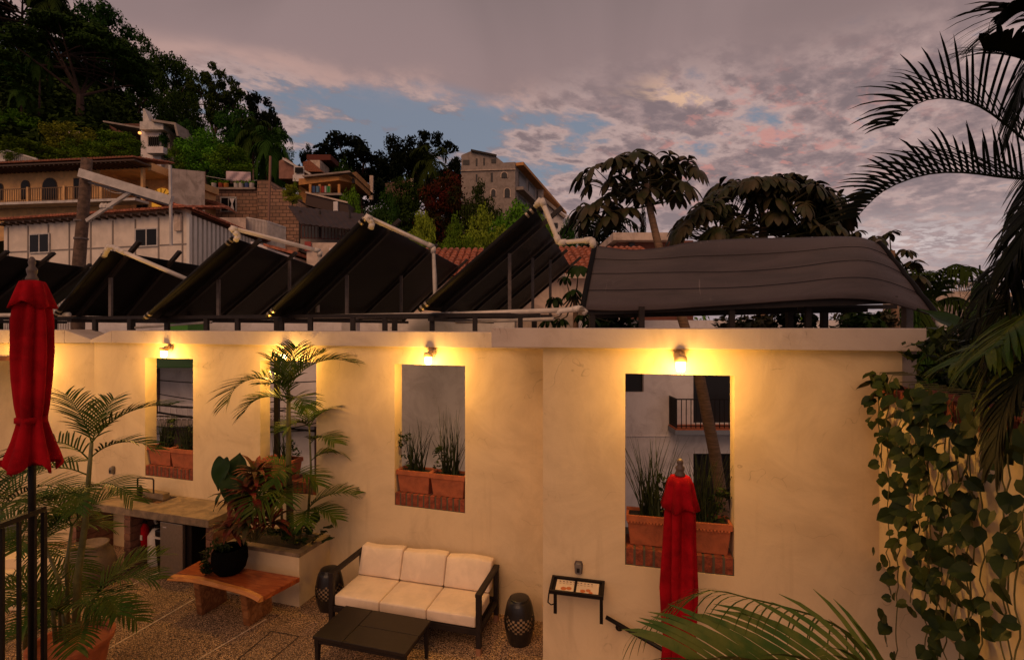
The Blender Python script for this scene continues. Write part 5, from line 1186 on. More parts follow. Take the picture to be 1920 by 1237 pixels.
for i in range(6): mb.beam(P(279 + i * 3.6, 256, 59.7), P(279 + i * 3.6, 275, 59.7), .07)
build(mb, 'bars', BLK, mh, world=True); slab((274, 275, 59.0), (306, 287), .9, 'balcony', WALLB, mh); slab((278, 300, 59.9), (292, 308), .05, 'window', GLASS, mh)
build(MB().prism([P(193, 226, 62), P(262, 238, 62), P(262, 241, 62), P(193, 229, 62)], (0, 5, 0)), 'carport_roof', CONC, mh, world=True); slab((205, 232, 66), (262, 262), .3, 'back_wall', mat('brown_wall', (.14, .06, .04), .9), mh)
build(MB().lathe([(.05, 0), (.16, .07), (.16, .25), (.05, .32)], 12, tuple(P(262, 0, 59).xy)), 'porch_lamp', mat('lit_porch_lamp', (1, .5, .2), .5, emit=(1, .35, .08), estr=2.2), mh, world=True).location.z = P(0, 252, 59).z
gw = thing('garden_wall', 'crumbling white garden wall in the shrubs left of the hill house', 'wall', P(100, 262, 56)); slab((96, 246, 56), (150, 258), .5, 'wall_body', WALLD, gw)
# masonry house
m1 = thing('masonry_house', 'unplastered block masonry house with roof terrace and curtained window', 'house', P(390, 455, 45))
build(MB().box(*(P(385, 0, 45).x, P(482, 0, 45).x), 45, 52, -1, P(0, 357, 45).z), 'wall', BLOCK, m1, world=True)
build(MB().prism([P(482.5, 470, 44.6), P(560, 470, 44.6), P(560, 390, 44.6), P(540, 366, 44.6), P(530, 366, 44.6), P(530, 356, 44.6), P(512, 356, 44.6), P(505, 338, 44.6), P(482.5, 338, 44.6)], (0, 7, 0)), 'tall_wall', BLOCK, m1, world=True)
build(MB().box(P(383, 0, 44.8).x, P(479, 0, 44.8).x, 44.7, 52, P(0, 356.5, 45).z, P(0, 353, 45).z), 'roof_slab', CONC, m1, world=True)
o = slab((413, 369, 44.9), (443, 397), .08, 'window', WHT, m1); build(MB().prism([P(415, 395, 44.85), P(427, 395, 44.85), P(427, 371, 44.85), P(415, 371, 44.85)], (0, .04, 0)).prism([P(429, 395, 44.85), P(441, 395, 44.85), P(441, 371, 44.85), P(429, 371, 44.85)], (0, .04, 0)), 'pane', GLASS, o, world=True)
build(MB().prism([P(430, 372, 44.8), P(440, 372, 44.8), P(436, 382, 44.8), P(439, 394, 44.8), P(431, 394, 44.8), P(434, 382, 44.8)], (0, .03, 0)), 'curtain', WALLB, o, world=True)
build(MB().prism([P(383, 373, 42), P(405, 377, 42), P(425, 392, 42), P(405, 384, 42), P(383, 377, 42)], (0, 2, 0)), 'awning', TILED, m1, world=True)
for i, (px, cname, cc) in enumerate([(401, 'white', (.6, .55, .5)), (414, 'red', (.35, .06, .03)), (424, 'orange', (.5, .18, .03)), (443, 'white', (.6, .55, .5)), (452, 'white', (.6, .55, .5)), (463, 'blue', (.06, .10, .25)), (472, 'white', (.6, .55, .5))]):
    t = thing('roof_bucket', ['small white bucket at the left end of the masonry roof', 'red plastic tub on the masonry roof', 'orange plastic tub on the masonry roof', 'white bucket below the hanging sheet, left of a pair', 'white bucket below the hanging sheet, right of a pair', 'blue bucket on the masonry roof', 'white bucket at the right end of the masonry roof'][i], 'bucket', P(px, 353, 45.2), 0, 'buckets and tubs along the masonry roof')
    build(MB().lathe([(.14, .01), (.19, .05), (.20, .42), (.21, .44)], 14), 'bucket_body', mat('plastic_' + cname + str(i), cc, .5), t, smooth=True)
    mb = MB(); mb.np.append(leafcloud([(0, 0, .55, .25, .25, .18)], 40, .09, i)); build(mb, 'plant', FOL[1], t)
cl_ = thing('clothesline', 'sagging clothesline strung across the masonry roof', 'clothesline', P(385, 353, 46))
build(MB().tube([P(385, 330, 46), P(420, 336, 46), P(470, 340, 46), P(482, 338, 46)], .02, 5), 'line', WHT, cl_, world=True); build(MB().beam(P(385, 353, 46), P(385, 322, 46), .08).beam(P(475, 353, 46), P(475, 318, 46), .08), 'posts', BARK, cl_, world=True)
rows = [[P(424 + 46 * i / 12, 321 + 2 * i / 12 + (17 + 2.0 * math.sin(i / 12 * 3.1)) * j / 5, 45.8 + .12 * math.sin(i * 1.1 + j)) for i in range(13)] for j in range(6)]
tag(build(MB().grid(rows), 'hanging_sheet', mat('pink_sheet', (.55, .42, .45), .9), solid=.03, smooth=True), 'pale pink bed sheet drying above the masonry roof', 'sheet')
# white fences and low walls between
f1 = thing('white_fence', 'white picket fence panel left of the rusty pole', 'fence', P(463, 470, 30)); railing(f1, P(463, 455, 30), P(500, 462, 30), 1.5, WHT, 14, 'pickets', .05, True)
f2 = thing('white_fence', 'white picket fence panel right of the rusty pole, sloping down', 'fence', P(501, 470, 30)); railing(f2, P(501, 462, 30), P(535, 472, 31), 1.5, WHT, 14, 'pickets', .05, True)
tag(build(MB().hexa([P(408, 470, 29), P(461, 470, 29.5), P(461, 470, 33), P(408, 470, 33), P(408, 408, 29), P(461, 408, 29.5), P(461, 412, 33), P(408, 412, 33)]), 'parapet_wall', WALLD), 'pale plastered parapet left of the picket fence', 'wall')
tag(build(MB().hexa([P(535, 520, 26), P(572, 520, 26), P(572, 520, 30), P(535, 520, 30), P(535, 450, 26), P(551, 446, 26), P(551, 446, 30), P(535, 450, 30)]), 'masonry_stub', BLOCK), 'low block masonry wall beside the sloping fence', 'wall')
t = thing('low_building', 'low whitewashed building with a red panel right of the fence', 'building', P(580, 560, 24)); slab((575, 455, 24), (700, 620), 4, 'wall', WALLD, t); slab((571, 453, 23.9), (583, 470), .05, 'red_panel', mat('red_panel', (.30, .04, .03), .7), t); slab((617, 465, 23.9), (650, 482), .06, 'awning', WALLB, t)
t = thing('small_roof', 'low orange edged roof below the picket fences', 'roof', P(500, 480, 24)); build(MB().prism([P(494, 456, 24), P(556, 472, 24), P(556, 478, 24), P(494, 461, 24)], (0, 3, 0)), 'roof_edge', TILE, t, world=True); build(MB().prism([P(470, 452, 24.3), P(552, 482, 24.3), P(552, 560, 24.3), P(470, 560, 24.3)], (0, 2.5, 0)), 'wall', WALLB, t, world=True)
# dark canopy shed
ds = thing('dark_shed', 'dark corrugated canopy shed on posts below the orange house', 'shed', P(600, 470, 34))
rows = []
for j in range(3): rows.append([P(540 + 145 * i / 24 + j * 12, 387 + 16 * i / 24 + j * 17, 36 - j * 2.2) + Vector((0, 0, .06 * (i % 2))) for i in range(25)])
build(MB().grid(rows), 'canopy', mat('dark_corrugated', (.040, .020, .017), .7, .4, 1), ds, world=True, solid=.06)
for px in (563, 600, 656, 690): build(MB().beam(P(px, 395, 34.5), P(px, 470, 34.5), .12), 'post', FRM, ds, world=True)
railing(ds, P(565, 448, 33), P(690, 452, 33), .9, mat('rust_rail', (.16, .05, .035), .8), 20, th=.04, world=True); slab((563, 448, 33.5), (700, 462), 4, 'floor_slab', CONC, ds); slab((565, 402, 38), (690, 450), .3, 'back_wall', DARK, ds)
for i, px in enumerate((637, 645, 652, 661)): build(MB().beam(P(px, 440, 33.4), P(px, 418 + 2 * i, 33.4), .09), 'white_post', WHT, ds, world=True)
# orange house complex
oh = thing('orange_house', 'orange hillside house with dark roof over an open laundry terrace', 'house', P(620, 400, 58))
build(MB().prism([P(560, 347, 58), P(636, 338, 58), P(636, 330, 58), P(560, 335, 58)], (0, 8, 0)), 'balcony_band', ORG, oh, world=True); build(MB().prism([P(636.2, 338, 58), P(668, 345, 60), P(668, 322, 60), P(650, 326, 58), P(636.2, 330, 58)], (0, 6, 0)), 'wall', ORG, oh, world=True)
build(MB().prism([P(566, 329, 57.5), P(655, 320, 57.5), P(658, 323, 57.5), P(568, 332, 57.5)], (0, 10, 0)), 'roof_slab', CONC, oh, world=True); slab((560, 346, 64), (640, 385), .3, 'back_wall', ORG, oh)
build(MB().prism(arched(None, P(660, 0, 59).x, P(664, 0, 59).x, P(0, 343, 59).z, P(0, 334, 59).z, 59), (0, .3, 0)), 'window', DARK, oh, world=True); slab((575, 362, 57), (640, 366), 5, 'terrace_slab', CONC, oh)
for px in (582, 600, 618, 636): build(MB().beam(P(px, 366, 57.5), P(px, 346, 57.5), .25), 'column', ORG, oh, world=True)
for i, (px, cc, cn) in enumerate([(588, (.05, .09, .2), 'dark blue'), (596, (.10, .2, .3), 'pale blue'), (606, (.35, .04, .03), 'red'), (612, (.5, .5, .48), 'white'), (616, (.06, .3, .08), 'green')]):
    rows = [[P(px - 3 + 6 * a / 3, 349 + 12 * b_ / 3, 57.2 + .1 * math.sin(a * 2 + i)) for a in range(4)] for b_ in range(4)]
    tag(build(MB().grid(rows), 'laundry_shirt', mat('laundry_' + cn, cc, .9), solid=.05), cn + ' laundry hanging under the orange house roof', 'laundry', 'laundry on the terrace')
t = thing('pink_house', 'small pinkish gabled house above the orange house', 'house', P(530, 340, 62))
build(MB().prism([P(523, 335, 62), P(556, 335, 62), P(566, 320, 62), P(536, 296, 62), P(523, 302, 62)], (0, 8, 0)), 'wall', mat('pink_plaster', (.34, .17, .13), .9, .3, 1), t, world=True)
build(MB().prism([P(530, 295, 61.5), P(582, 325, 61.5), P(581, 328, 61.5), P(529, 299, 61.5)], (0, 9, 0)), 'roof', WHT, t, world=True); slab((551, 312, 61.4), (570, 328), .1, 'window', WHT, t); slab((553, 314, 61.2), (568, 324), .05, 'pane', GLASS, t); slab((549, 328, 61.3), (571, 340), .5, 'lower_wall', WALLB, t)
t = thing('red_roof_hut', 'dark red roofed hut up the slope beneath the spreading tree', 'house', P(590, 300, 75)); build(MB().prism([P(570, 322, 75), P(604, 322, 75), P(580, 300, 75), P(568, 304, 75)], (0, 6, 0)), 'roof', TILED, t, world=True); slab((575, 290, 80), (620, 300), 4, 'upper_roof', mat('rust_roof', (.12, .03, .02), .9), t); slab((580, 300.3, 79), (600, 330), 4, 'wall', WALLD, t)
t = thing('tan_wall', 'tan retaining wall between dark trees', 'wall', P(740, 372, 75)); build(MB().prism([P(722, 380, 75), P(773, 380, 75), P(773, 336, 75), P(722, 344, 75)], (0, 1.5, 0)), 'wall_body', mat('tan_stone', (.20, .12, .09), .95, .4, .8), t, world=True); build(MB().beam(P(773, 375, 74.8), P(773, 335, 74.8), .4).beam(P(696, 375, 74.8), P(697, 330, 74.8), .5), 'piers', WALLD, t, world=True)
t = thing('terrace_shack', 'small tin roofed shack in front of the orange house terrace', 'shed', P(600, 395, 48)); build(MB().prism([P(575, 362, 48), P(628, 377, 48), P(652, 381, 48), P(655, 400, 48), P(625, 398, 48), P(572, 384, 48)], (0, 3, 0)), 'roof', mat('tin_dark', (.05, .025, .02), .7), t, world=True); build(MB().beam(P(573, 361, 47.9), P(652, 380, 47.9), .15), 'roof_edge', WALLD, t, world=True); slab((625, 378, 47.8), (633, 398), .4, 'pillar', WALLB, t)

# concrete apartment block
ab = thing('apartment_block', 'grey concrete apartment building on the ridge with arched windows', 'apartment building', P(865, 400, 80))
Yb_ = 80; back = Vector((11.0, 36.0, 0))
build(MB().prism([P(865, 450, 80), P(966, 450, 80), P(966, 304, 80), P(944, 305, 80), P(929, 293, 80), P(884, 283, 80), P(865, 291, 80)], back), 'wall', CONC, ab, world=True)
build(MB().prism([P(864, 321, 79.8), P(966.5, 318, 79.8), P(966.5, 316.5, 79.8), P(864, 319.5, 79.8)], (0, .18, 0)), 'string_course', WALLD, ab, world=True); build(MB().beam(P(883, 282, 79.7), P(931, 292, 79.7), .3, .3), 'roof_edge', FRM, ab, world=True)
for a, b_, c_, d in ((892, 297, 895, 311), (906, 296, 909, 310), (892, 327, 895, 341), (920, 324, 924, 341), (868, 300, 880, 309), (921, 298, 930, 306)): slab((a, b_, 79.93), (c_, d), .05, 'window', DARK, ab)
for a, b_, c_, d in ((940, 333, 951, 323), (921, 368, 929, 355), (946, 370, 956, 353)):
    x0, x1 = P(a, 0, 79.93).x, P(c_, 0, 79.93).x; build(MB().prism(arched(None, x0 - .15, x1 + .15, P(0, b_, 79.9).z, P(0, d, 79.9).z + .15, 79.93), (0, .05, 0)), 'window_trim', WALLD, ab, world=True); build(MB().prism(arched(None, x0, x1, P(0, b_, 79.9).z, P(0, d, 79.9).z, 79.86), (0, .05, 0)), 'window', DARK, ab, world=True)
c0 = P(966, 304, 80); zt_ = c0.z; bd = back.normalized(); rt = Vector((bd.y, -bd.x, 0))
def sidep(s_, z_, o_=0): return Vector((c0.x, c0.y, 0)) + bd * s_ + rt * o_ + Vector((0, 0, z_))
for fl_ in range(4):
    zt2 = zt_ - 5.2 * fl_ * .75
    build(MB().hexa([sidep(.3, zt2 - .5, .01), sidep(.3, zt2 - .5, 1.3), sidep(37, zt2 - .5, 1.3), sidep(37, zt2 - .5, .01), sidep(.3, zt2, .01), sidep(.3, zt2, 1.3), sidep(37, zt2, 1.3), sidep(37, zt2, .01)]), 'balcony_slab', [ORG, CONC, WALLD, WALLD][fl_], ab, world=True)
    for k in range(6): s_ = 2.0 + k * 6; build(MB().hexa([sidep(s_, zt2 - 3.4, .01), sidep(s_, zt2 - 3.4, .08), sidep(s_ + 4.4, zt2 - 3.4, .08), sidep(s_ + 4.4, zt2 - 3.4, .01), sidep(s_, zt2 - .9, .01), sidep(s_, zt2 - .9, .08), sidep(s_ + 4.4, zt2 - .9, .08), sidep(s_ + 4.4, zt2 - .9, .01)]), 'window', DARK, ab, world=True)
t = thing('ridge_house', 'pale lower house stepping down behind the concrete apartment block', 'house', P(1035, 440, 95)); build(MB().prism([P(998, 460, 95), P(1060, 460, 95), P(1056, 407, 95), P(1020, 378, 95), P(998, 378, 95)], (10, 20, 0)), 'wall', WALLB, t, world=True); slab((998, 353, 94), (1019, 377), 5, 'water_tank', WALLD, t)
build(MB().beam(P(1019, 374, 94.5), P(1059, 408, 94.5), 1.0, .5), 'roof_edge', CONC, t, world=True)
for px, py in ((1010, 395), (1025, 408), (1038, 418)): slab((px, py, 94.8), (px + 8, py + 9), .1, 'window', DARK, t)

# buildings across the street
gD = thing('tiled_house', 'plain plastered house across the street with barrel tile roof', 'house', (-3.4, 14, -3))
build(MB().box(0, 6.4, 0, 4.5, 0, 7.75), 'wall', WALLD, gD); build(MB().box(-.01, 6.15, -1.2, -.002, 0, 6.62), 'lower_wall', WALLB, gD)
mb = MB(); tiles(mb, (-.3, -.5, 7.75), (3.4, 0, 0), (0, 3.0, 1.15), 17, 9); tiles(mb, (1.9, -1.0, 7.55), (1.9, 0, 0), (0, .9, .35), 9, 2); tiles(mb, (3.1, -.5, 7.85), (4.6, 0, 0), (0, 3.0, 1.1), 23, 9); build(mb, 'tile_roof', TILE, gD)
build(MB().box(1.9, 3.8, -1.0, -.01, 7.3, 7.5), 'porch_eave', WALLD, gD)
gW = thing('balcony_house', 'white stucco house across the street with iron balcony, seen through the stair window', 'house', (3.75, 16, -3)); fzb = EYE - (795 - HZ) / F * 16 + 3
xr = lambda px: (px - 960) / F * 16 - 3.75
zq = lambda py: EYE - (py - HZ) / F * 16 + 3
build(MB().wall([-1.6, 7.0], [0, 6.6], [(xr(1300), xr(1300) + 1.5, fzb + .02, zq(690)), (xr(1300), xr(1300) + 1.5, 0.02, zq(850)), (xr(1160), xr(1207), zq(735), zq(690))], 0, .25).box(-1.6, 7.0, .251, 4, 0, 6.6), 'wall', WALLB, gW)
build(MB().box(xr(1300) + .02, xr(1300) + 1.48, .18, .24, fzb + .02, zq(690)), 'balcony_door', DARK, gW); o = build(MB().box(xr(1300) + .02, xr(1300) + 1.48, .18, .24, 0.02, zq(850)), 'street_door', DARK, gW)
mb = MB()
for i in range(9): mb.box(xr(1300) + .1 + i * .16, xr(1300) + .13 + i * .16, .10, .13, .05, zq(852))
for i in range(4): mb.box(xr(1300) + .02, xr(1300) + 1.48, .085, .099, .6 + i * .6, .64 + i * .6)
build(mb, 'grille', FRM, o); build(MB().box(xr(1160) + .01, xr(1207) - .01, .15, .2, zq(735), zq(690)), 'window', DARK, gW)
build(MB().box(xr(1252), xr(1252) + 3.2, -.75, -.002, fzb - .18, fzb - .04), 'balcony_slab', mat('blue_grey_slab', (.20, .22, .27), .8), gW); build(MB().box(xr(1252) + .02, xr(1252) + 3.18, -.73, -.003, fzb - .04, fzb + .0), 'balcony_tiles', TERR, gW)
railing(gW, (xr(1252) + .05, -.72, fzb), (xr(1252) + 3.1, -.72, fzb), .90, BLK, 21, th=.022); railing(gW, (xr(1252) + .05, -.70, fzb), (xr(1252) + .05, -.02, fzb), .90, BLK, 8, th=.022)
build(MB().box(-1.6, 7, -.03, -.001, zq(818), zq(818) + .03), 'ledge', WALLB, gW)
# left neighbours through the first windows
gL = thing('railed_house', 'whitewashed house across the street with long railed gallery, seen through the far left window', 'house', (-14.5, 16.5, -3))
zq2 = lambda py: EYE - (py - HZ) / F * 16.5 + 3
build(MB().box(0, 10.6, 0, 4, 0, zq2(604)), 'wall', WALLB, gL); BDM = mat('brown_door', (.08, .03, .025), .6)
for a, b_, c_, d in ((2.2, 2.9, 775, 690), (4.9, 6.1, 775, 690), (8.0, 9.3, 900, 790), (3.0, 4.0, 930, 800)): build(MB().box(a, b_, -.03, -.002, zq2(c_), zq2(d)), 'door', BDM, gL)
build(MB().box(0, 10.6, -1.0, -.04, zq2(788), zq2(778)), 'gallery_slab', CONC, gL); railing(gL, (0, -.95, zq2(778)), (10.6, -.95, zq2(778)), .5, WALLB, 60, 'gallery_railing', .025); railing(gL, (0, -.95, zq2(603)), (10.6, -.95, zq2(603)), .0 + .22, WHT, 70, 'roof_railing', .03)
build(MB().hexa([(1.6, -1.6, zq2(682)), (5.2, -1.6, zq2(682)), (5.2, -.05, zq2(672)), (1.6, -.05, zq2(672)), (1.6, -1.6, zq2(680)), (5.2, -1.6, zq2(680)), (5.2, -.05, zq2(668)), (1.6, -.05, zq2(668))]), 'green_awning', mat('green_canvas', (.02, .08, .015), .8), gL)
t = thing('green_kiosk', 'bright green low structure glimpsed between rack posts', 'structure', P(330, 640, 15)); slab((308, 606, 15), (352, 640), 1, 'panel', mat('lime_panel', (.06, .22, .02), .7), t)
t = thing('white_block', 'low white rooftop block behind the rack under the steepest mat', 'building', P(900, 640, 12.2)); slab((640, 592, 12.3), (668, 625), .3, 'pillar', WALLB, t); slab((815, 586, 12.2), (965, 640), .5, 'wall', WALLB, t); slab((968, 590, 12.6), (1085, 640), .5, 'wall', WALLD, t)
t = thing('cream_house', 'cream edged flat roof house behind the thin trunked tree', 'house', P(1200, 620, 20)); slab((1150, 436, 20), (1262, 450), 5, 'roof_band', WALLD, t); slab((1158, 451, 20.5), (1300, 620), 4, 'wall', mat('red_brown_wall', (.20, .07, .045), .9, .3, 1), t); slab((1060, 470, 21), (1120, 620), 4, 'annex', WALLD, t); slab((1180, 455, 20.4), (1190, 500), .08, 'window', DARK, t)
# street cables
for i, (y0, y1, sag, lb) in enumerate([(690, 700, .2, 'topmost'), (722, 712, .5, 'second'), (735, 748, .2, 'third'), (752, 735, .4, 'fourth'), (765, 790, .3, 'fifth'), (705, 770, .1, 'steeply crossing'), (775, 770, .5, 'lowest'), (742, 800, .1, 'thick sloping')]):
    a, b_ = P(120, y0, 11 + i * .1), P(640, y1 + 12, 11 + i * .1); pts = [a.lerp(b_, k / 12) - Vector((0, 0, sag * math.sin(math.pi * k / 12))) for k in range(13)]
    tag(build(MB().tube(pts, .012 if i < 7 else .025, 5), 'street_cable', BLK), lb + ' black street cable crossing behind the left windows', 'cable', 'cables strung along the street')
# distant hotel with palms on its roof
hh = thing('distant_hotel', 'long pale terrace building far right with roof railing', 'building', P(1820, 620, 62))
build(MB().prism([P(1745, 640, 62), P(1960, 640, 62), P(1960, 552, 62), P(1850, 545, 62), P(1775, 547, 62), P(1745, 556, 62)], (0, 8, 0)), 'wall', WALLD, hh, world=True); railing(hh, P(1775, 547, 62), P(1960, 543, 62), 1.0, WHT, 40, 'roof_railing', .10, True)
slab((1745, 566, 50), (1810, 600), 5, 'annex', CONC, hh)
tag(build(MB().beam(P(1838, 545, 61), P(1837, 497, 61), .12), 'mast', BLK), 'thin mast on the distant hotel roof', 'mast')

# ------------------------------------------------------------------ hill trees
def crown_pts(kind, seed):
    r_ = random.Random(seed); cl = []
    if kind == 'spreading':
        for i in range(95): a = r_.uniform(0, 6.28); q_ = r_.random() ** .5; cl.append((.46 * q_ * math.cos(a), .46 * q_ * math.sin(a), .95 - .30 * q_ * q_ - .30 * r_.random() ** 1.5 * q_, .085, .085, .032))
    elif kind == 'open':
        for i in range(60): a = r_.uniform(0, 6.28); q_ = r_.random() ** .5; cl.append((.44 * q_ * math.cos(a), .44 * q_ * math.sin(a), .93 - .30 * q_ * q_ - r_.random() * .42, .062, .062, .038))
    elif kind == 'round':
        for i in range(75): v_ = Vector((r_.gauss(0, 1), r_.gauss(0, 1), r_.gauss(0, 1))).normalized() * r_.random() ** .4; cl.append((.42 * v_.x, .42 * v_.y, .58 + .38 * v_.z, .10, .10, .075))
    elif kind == 'cone':
        for i in range(50): z_ = r_.random(); a = r_.uniform(0, 6.28); q_ = (1 - z_) * .45; cl.append((q_ * math.cos(a), q_ * math.sin(a), .12 + .86 * z_, .09, .09, .04))
    return cl
PROTO = {}; HBARK = mat('hill_tree_bark', (.075, .040, .030), .9, .5, 5)
def proto(kind, mi, seed=1):
    key = (kind, mi, seed)
    if key in PROTO: return PROTO[key]
    if kind == 'palm':
        f = MB(); n = 15
        for i in range(n):
            a = 6.283 * i / n + seed; e_ = [60, 25, -5][i % 3]; ps, sd_ = arch((0, 0, .86), a, .42, R(e_), R(105), 4); frond(f, ps, 18, .17, sd_, -.1, .5, .3, .012, .008, i)
        cm = f.mesh('crown'); tm = MB().tube([(.03, 0, 0), (.0, .01, .4), (0, 0, .87)], [.028, .02, .016], 7).mesh('trunk')
    else:
        cl = crown_pts(kind, seed * 17 + 3); f = MB(); n = {'spreading': 230, 'open': 95, 'round': 120, 'cone': 90}[kind]
        f.np.append(leafcloud(cl, n, {'spreading': .016, 'open': .020, 'round': .020, 'cone': .016}[kind], seed)); cm = f.mesh('crown'); tr = MB(); r_ = random.Random(seed)
        bz = {'spreading': .30, 'open': .32, 'round': .25, 'cone': .2}[kind]
        if kind == 'cone': tr.tube([(0, 0, 0), (0, 0, .95)], [.03, .005], 6)
        else:
            tr.tube([(0, 0, 0), (.015, .01, bz * .6), (0, 0, bz)], [.035, .026, .022], 8)
            for i in range(7):
                c_ = cl[i * 8]; m_ = Vector((c_[0] * .55, c_[1] * .55, bz + (c_[2] - bz) * .55)); tr.tube([(0, 0, bz * .95), m_, c_[:3]], [.013, .008, .003], 6)
                for k in range(3): c2_ = cl[i * 8 + 1 + k]; tr.tube([m_, (m_ + Vector(c2_[:3])) / 2 + Vector((0, 0, .02)), c2_[:3]], [.008, .006, .002], 5)
        tm = tr.mesh('trunk')
    cm.materials.append(FOL[mi]); tm.materials.append(HBARK); PROTO[key] = (tm, cm); return PROTO[key]
def htree(kind, mi, px, ytop, Y_, wpx, label, base_py=None, seed=1, sink=.5):
    top_ = P(px, ytop, Y_); zb_ = P(px, base_py, Y_).z if base_py else terr(top_.x, top_.y) - sink; h = max(top_.z - zb_, 2.0); wd_ = wpx / F * Y_
    tm, cm = proto(kind, mi, seed); t = thing({'palm': 'palm_tree', 'round': 'leafy_tree', 'open': 'open_crowned_tree', 'spreading': 'spreading_tree', 'cone': 'conifer'}[kind], label, 'tree', (top_.x, top_.y, zb_), rnd.uniform(0, 6.28), 'trees on the hillside')
    t.scale = (wd_, wd_, h) if kind != 'palm' else (max(wd_, h * .5),) * 2 + (h,)
    for nm, me in (('trunk', tm), ('crown', cm)): c_ = bpy.data.objects.new(nm, me); COL.objects.link(c_); c_.parent = t
    return t
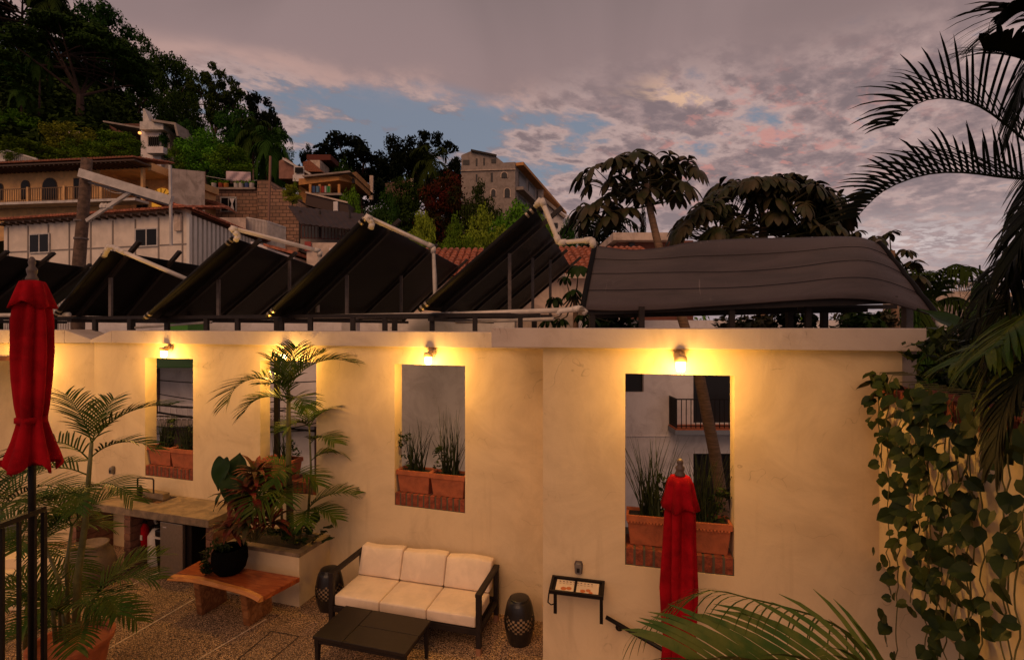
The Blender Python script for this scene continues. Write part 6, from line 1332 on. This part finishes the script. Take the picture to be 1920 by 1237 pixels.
T_ = [('spreading', 0, 150, 40, 66, 235, 'big flat topped tree with pale forked trunk, upper left', 1, 236), ('spreading', 0, 40, -40, 96, 230, 'spreading tree in the top left corner', 2, None), ('round', 0, 205, 8, 98, 140, 'dense tree on the hill crest right of the top left corner', 1, None),
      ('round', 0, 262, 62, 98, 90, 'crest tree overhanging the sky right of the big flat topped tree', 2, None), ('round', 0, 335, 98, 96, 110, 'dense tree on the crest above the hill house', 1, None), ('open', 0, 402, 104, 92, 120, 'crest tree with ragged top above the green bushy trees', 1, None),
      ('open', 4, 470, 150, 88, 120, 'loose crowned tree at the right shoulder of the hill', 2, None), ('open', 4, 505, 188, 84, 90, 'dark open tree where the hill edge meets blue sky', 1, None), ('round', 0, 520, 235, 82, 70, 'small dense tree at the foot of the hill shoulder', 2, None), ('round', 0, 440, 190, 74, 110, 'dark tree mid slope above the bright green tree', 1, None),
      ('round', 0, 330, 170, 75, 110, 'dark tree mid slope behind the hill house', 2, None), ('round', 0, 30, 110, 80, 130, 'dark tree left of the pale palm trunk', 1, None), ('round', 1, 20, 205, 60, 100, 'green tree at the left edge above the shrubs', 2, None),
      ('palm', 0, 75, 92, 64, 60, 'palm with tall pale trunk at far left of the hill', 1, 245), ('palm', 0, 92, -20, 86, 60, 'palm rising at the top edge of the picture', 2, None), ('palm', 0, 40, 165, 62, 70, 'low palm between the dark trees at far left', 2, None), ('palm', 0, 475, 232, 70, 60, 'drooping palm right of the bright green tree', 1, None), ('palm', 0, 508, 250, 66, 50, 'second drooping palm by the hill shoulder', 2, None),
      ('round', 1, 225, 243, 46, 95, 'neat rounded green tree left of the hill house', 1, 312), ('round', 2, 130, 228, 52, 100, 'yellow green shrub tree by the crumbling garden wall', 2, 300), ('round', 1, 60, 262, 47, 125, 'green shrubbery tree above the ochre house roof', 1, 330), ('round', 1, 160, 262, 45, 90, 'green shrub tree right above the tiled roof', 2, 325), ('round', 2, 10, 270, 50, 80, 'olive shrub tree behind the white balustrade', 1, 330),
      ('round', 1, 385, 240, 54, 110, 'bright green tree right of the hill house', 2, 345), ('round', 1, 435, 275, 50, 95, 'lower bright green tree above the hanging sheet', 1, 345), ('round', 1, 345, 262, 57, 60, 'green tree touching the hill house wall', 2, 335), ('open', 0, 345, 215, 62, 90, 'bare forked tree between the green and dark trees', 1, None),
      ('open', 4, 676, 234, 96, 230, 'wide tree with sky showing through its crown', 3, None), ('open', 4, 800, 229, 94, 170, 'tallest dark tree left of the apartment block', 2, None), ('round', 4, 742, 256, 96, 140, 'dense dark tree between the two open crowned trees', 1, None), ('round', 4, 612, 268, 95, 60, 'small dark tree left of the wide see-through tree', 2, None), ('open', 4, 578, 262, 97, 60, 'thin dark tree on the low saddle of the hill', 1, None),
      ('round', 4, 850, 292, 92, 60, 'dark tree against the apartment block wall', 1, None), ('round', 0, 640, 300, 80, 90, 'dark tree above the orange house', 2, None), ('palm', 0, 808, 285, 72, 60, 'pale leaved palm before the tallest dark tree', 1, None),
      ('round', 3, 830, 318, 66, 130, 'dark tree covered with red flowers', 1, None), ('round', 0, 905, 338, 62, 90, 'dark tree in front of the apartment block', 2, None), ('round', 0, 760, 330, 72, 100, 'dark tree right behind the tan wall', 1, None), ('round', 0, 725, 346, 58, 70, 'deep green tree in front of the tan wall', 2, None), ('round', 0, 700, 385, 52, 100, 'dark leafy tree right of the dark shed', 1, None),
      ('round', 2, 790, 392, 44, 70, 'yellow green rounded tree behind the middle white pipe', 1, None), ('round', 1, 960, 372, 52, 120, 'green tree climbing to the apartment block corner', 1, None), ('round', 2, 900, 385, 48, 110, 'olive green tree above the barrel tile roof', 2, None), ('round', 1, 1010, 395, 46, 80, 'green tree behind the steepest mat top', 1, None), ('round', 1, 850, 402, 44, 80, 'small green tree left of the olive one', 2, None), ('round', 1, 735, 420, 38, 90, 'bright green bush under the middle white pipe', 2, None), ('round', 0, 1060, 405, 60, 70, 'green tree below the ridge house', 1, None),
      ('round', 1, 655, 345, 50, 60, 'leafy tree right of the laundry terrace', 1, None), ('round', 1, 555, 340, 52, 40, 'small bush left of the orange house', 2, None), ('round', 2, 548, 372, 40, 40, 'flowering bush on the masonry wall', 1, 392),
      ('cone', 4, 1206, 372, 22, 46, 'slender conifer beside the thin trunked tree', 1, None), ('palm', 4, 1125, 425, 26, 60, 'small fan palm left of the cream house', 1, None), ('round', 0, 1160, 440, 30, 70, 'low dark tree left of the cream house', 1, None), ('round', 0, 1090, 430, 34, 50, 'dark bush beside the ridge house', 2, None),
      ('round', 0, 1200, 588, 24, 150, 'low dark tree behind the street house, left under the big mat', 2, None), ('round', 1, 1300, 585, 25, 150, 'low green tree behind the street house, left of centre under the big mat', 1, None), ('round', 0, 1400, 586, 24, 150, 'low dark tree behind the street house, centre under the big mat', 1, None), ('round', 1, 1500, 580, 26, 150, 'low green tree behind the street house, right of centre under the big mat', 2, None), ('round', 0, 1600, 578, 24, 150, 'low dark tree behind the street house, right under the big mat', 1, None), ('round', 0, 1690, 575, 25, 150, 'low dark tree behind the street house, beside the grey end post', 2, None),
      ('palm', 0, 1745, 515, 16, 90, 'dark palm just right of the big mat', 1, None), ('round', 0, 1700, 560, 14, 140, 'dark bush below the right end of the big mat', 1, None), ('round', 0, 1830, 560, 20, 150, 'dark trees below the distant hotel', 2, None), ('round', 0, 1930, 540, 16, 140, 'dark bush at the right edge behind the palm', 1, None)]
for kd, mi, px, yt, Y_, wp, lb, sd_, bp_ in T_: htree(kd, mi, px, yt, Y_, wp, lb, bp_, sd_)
for i, px in enumerate((1772, 1785, 1800, 1812, 1822, 1835, 1848)):
    htree('palm', 4, px, [527, 532, 531, 526, 522, 528, 530][i], 60 + i, 18, ['leftmost small palm', 'second small palm', 'third small palm', 'middle small palm', 'tallest small palm', 'small palm next to the mast', 'rightmost small palm'][i] + ' on the distant hotel roof', 556)
for i, (px, lb) in enumerate(((1135, 'left'), (1165, 'centre left'), (1400, 'middle'), (1500, 'centre right'), (1590, 'right'), (1650, 'far right'))):
    t = thing('roof_shrub', 'low leafy shrub behind the coping, ' + lb + ' under the big mat', 'shrub', (P(px, 0, 7.0).x, 7.0 + .2 * (i % 2), -3), 0, 'shrubs showing below the big mat')
    r_ = random.Random(i); cl = [(r_.uniform(-.35, .35), r_.uniform(-.2, .2), 6.15 + r_.uniform(0, .42), .14, .12, .10) for _ in range(14)]; mb = MB(); mb.np.append(leafcloud(cl, 40, .06, i)); build(mb, 'foliage', [LEAFD, LEAFT, LEAFB][i % 3], t); build(MB().tube([(0, 0, 0), (.03, 0, 6.3)], [.04, .02], 6), 'stem', BARK, t)
# forest floor and underwood: one mass
rg = np.random.default_rng(5); cl = []
free = [(-200, 335, 30, 44), (380, 570, 24, 50), (540, 720, 24, 66), (192, 345, 30, 66), (860, 1075, 60, 130), (690, 780, 60, 79), (90, 160, 40, 52)]
while len(cl) < 1500:
    px = rg.uniform(-260, 1075); Y_ = 30 + 84 * rg.random() ** .7
    if any(a < px < b_ and c_ < Y_ < d for a, b_, c_, d in free): continue
    x_ = (px - 960) / F * Y_; z_ = terr(x_, Y_)
    # keep sight lines to the houses clear
    py = HZ - (z_ + 2 - EYE) / Y_ * F
    if Y_ < 58 and py > 300 and px < 700: continue
    s_ = rg.uniform(1.3, 2.9) * (.55 + Y_ / 150); cl.append((x_, Y_, z_ + rg.uniform(.3, 1.6), s_, s_, s_ * .7))
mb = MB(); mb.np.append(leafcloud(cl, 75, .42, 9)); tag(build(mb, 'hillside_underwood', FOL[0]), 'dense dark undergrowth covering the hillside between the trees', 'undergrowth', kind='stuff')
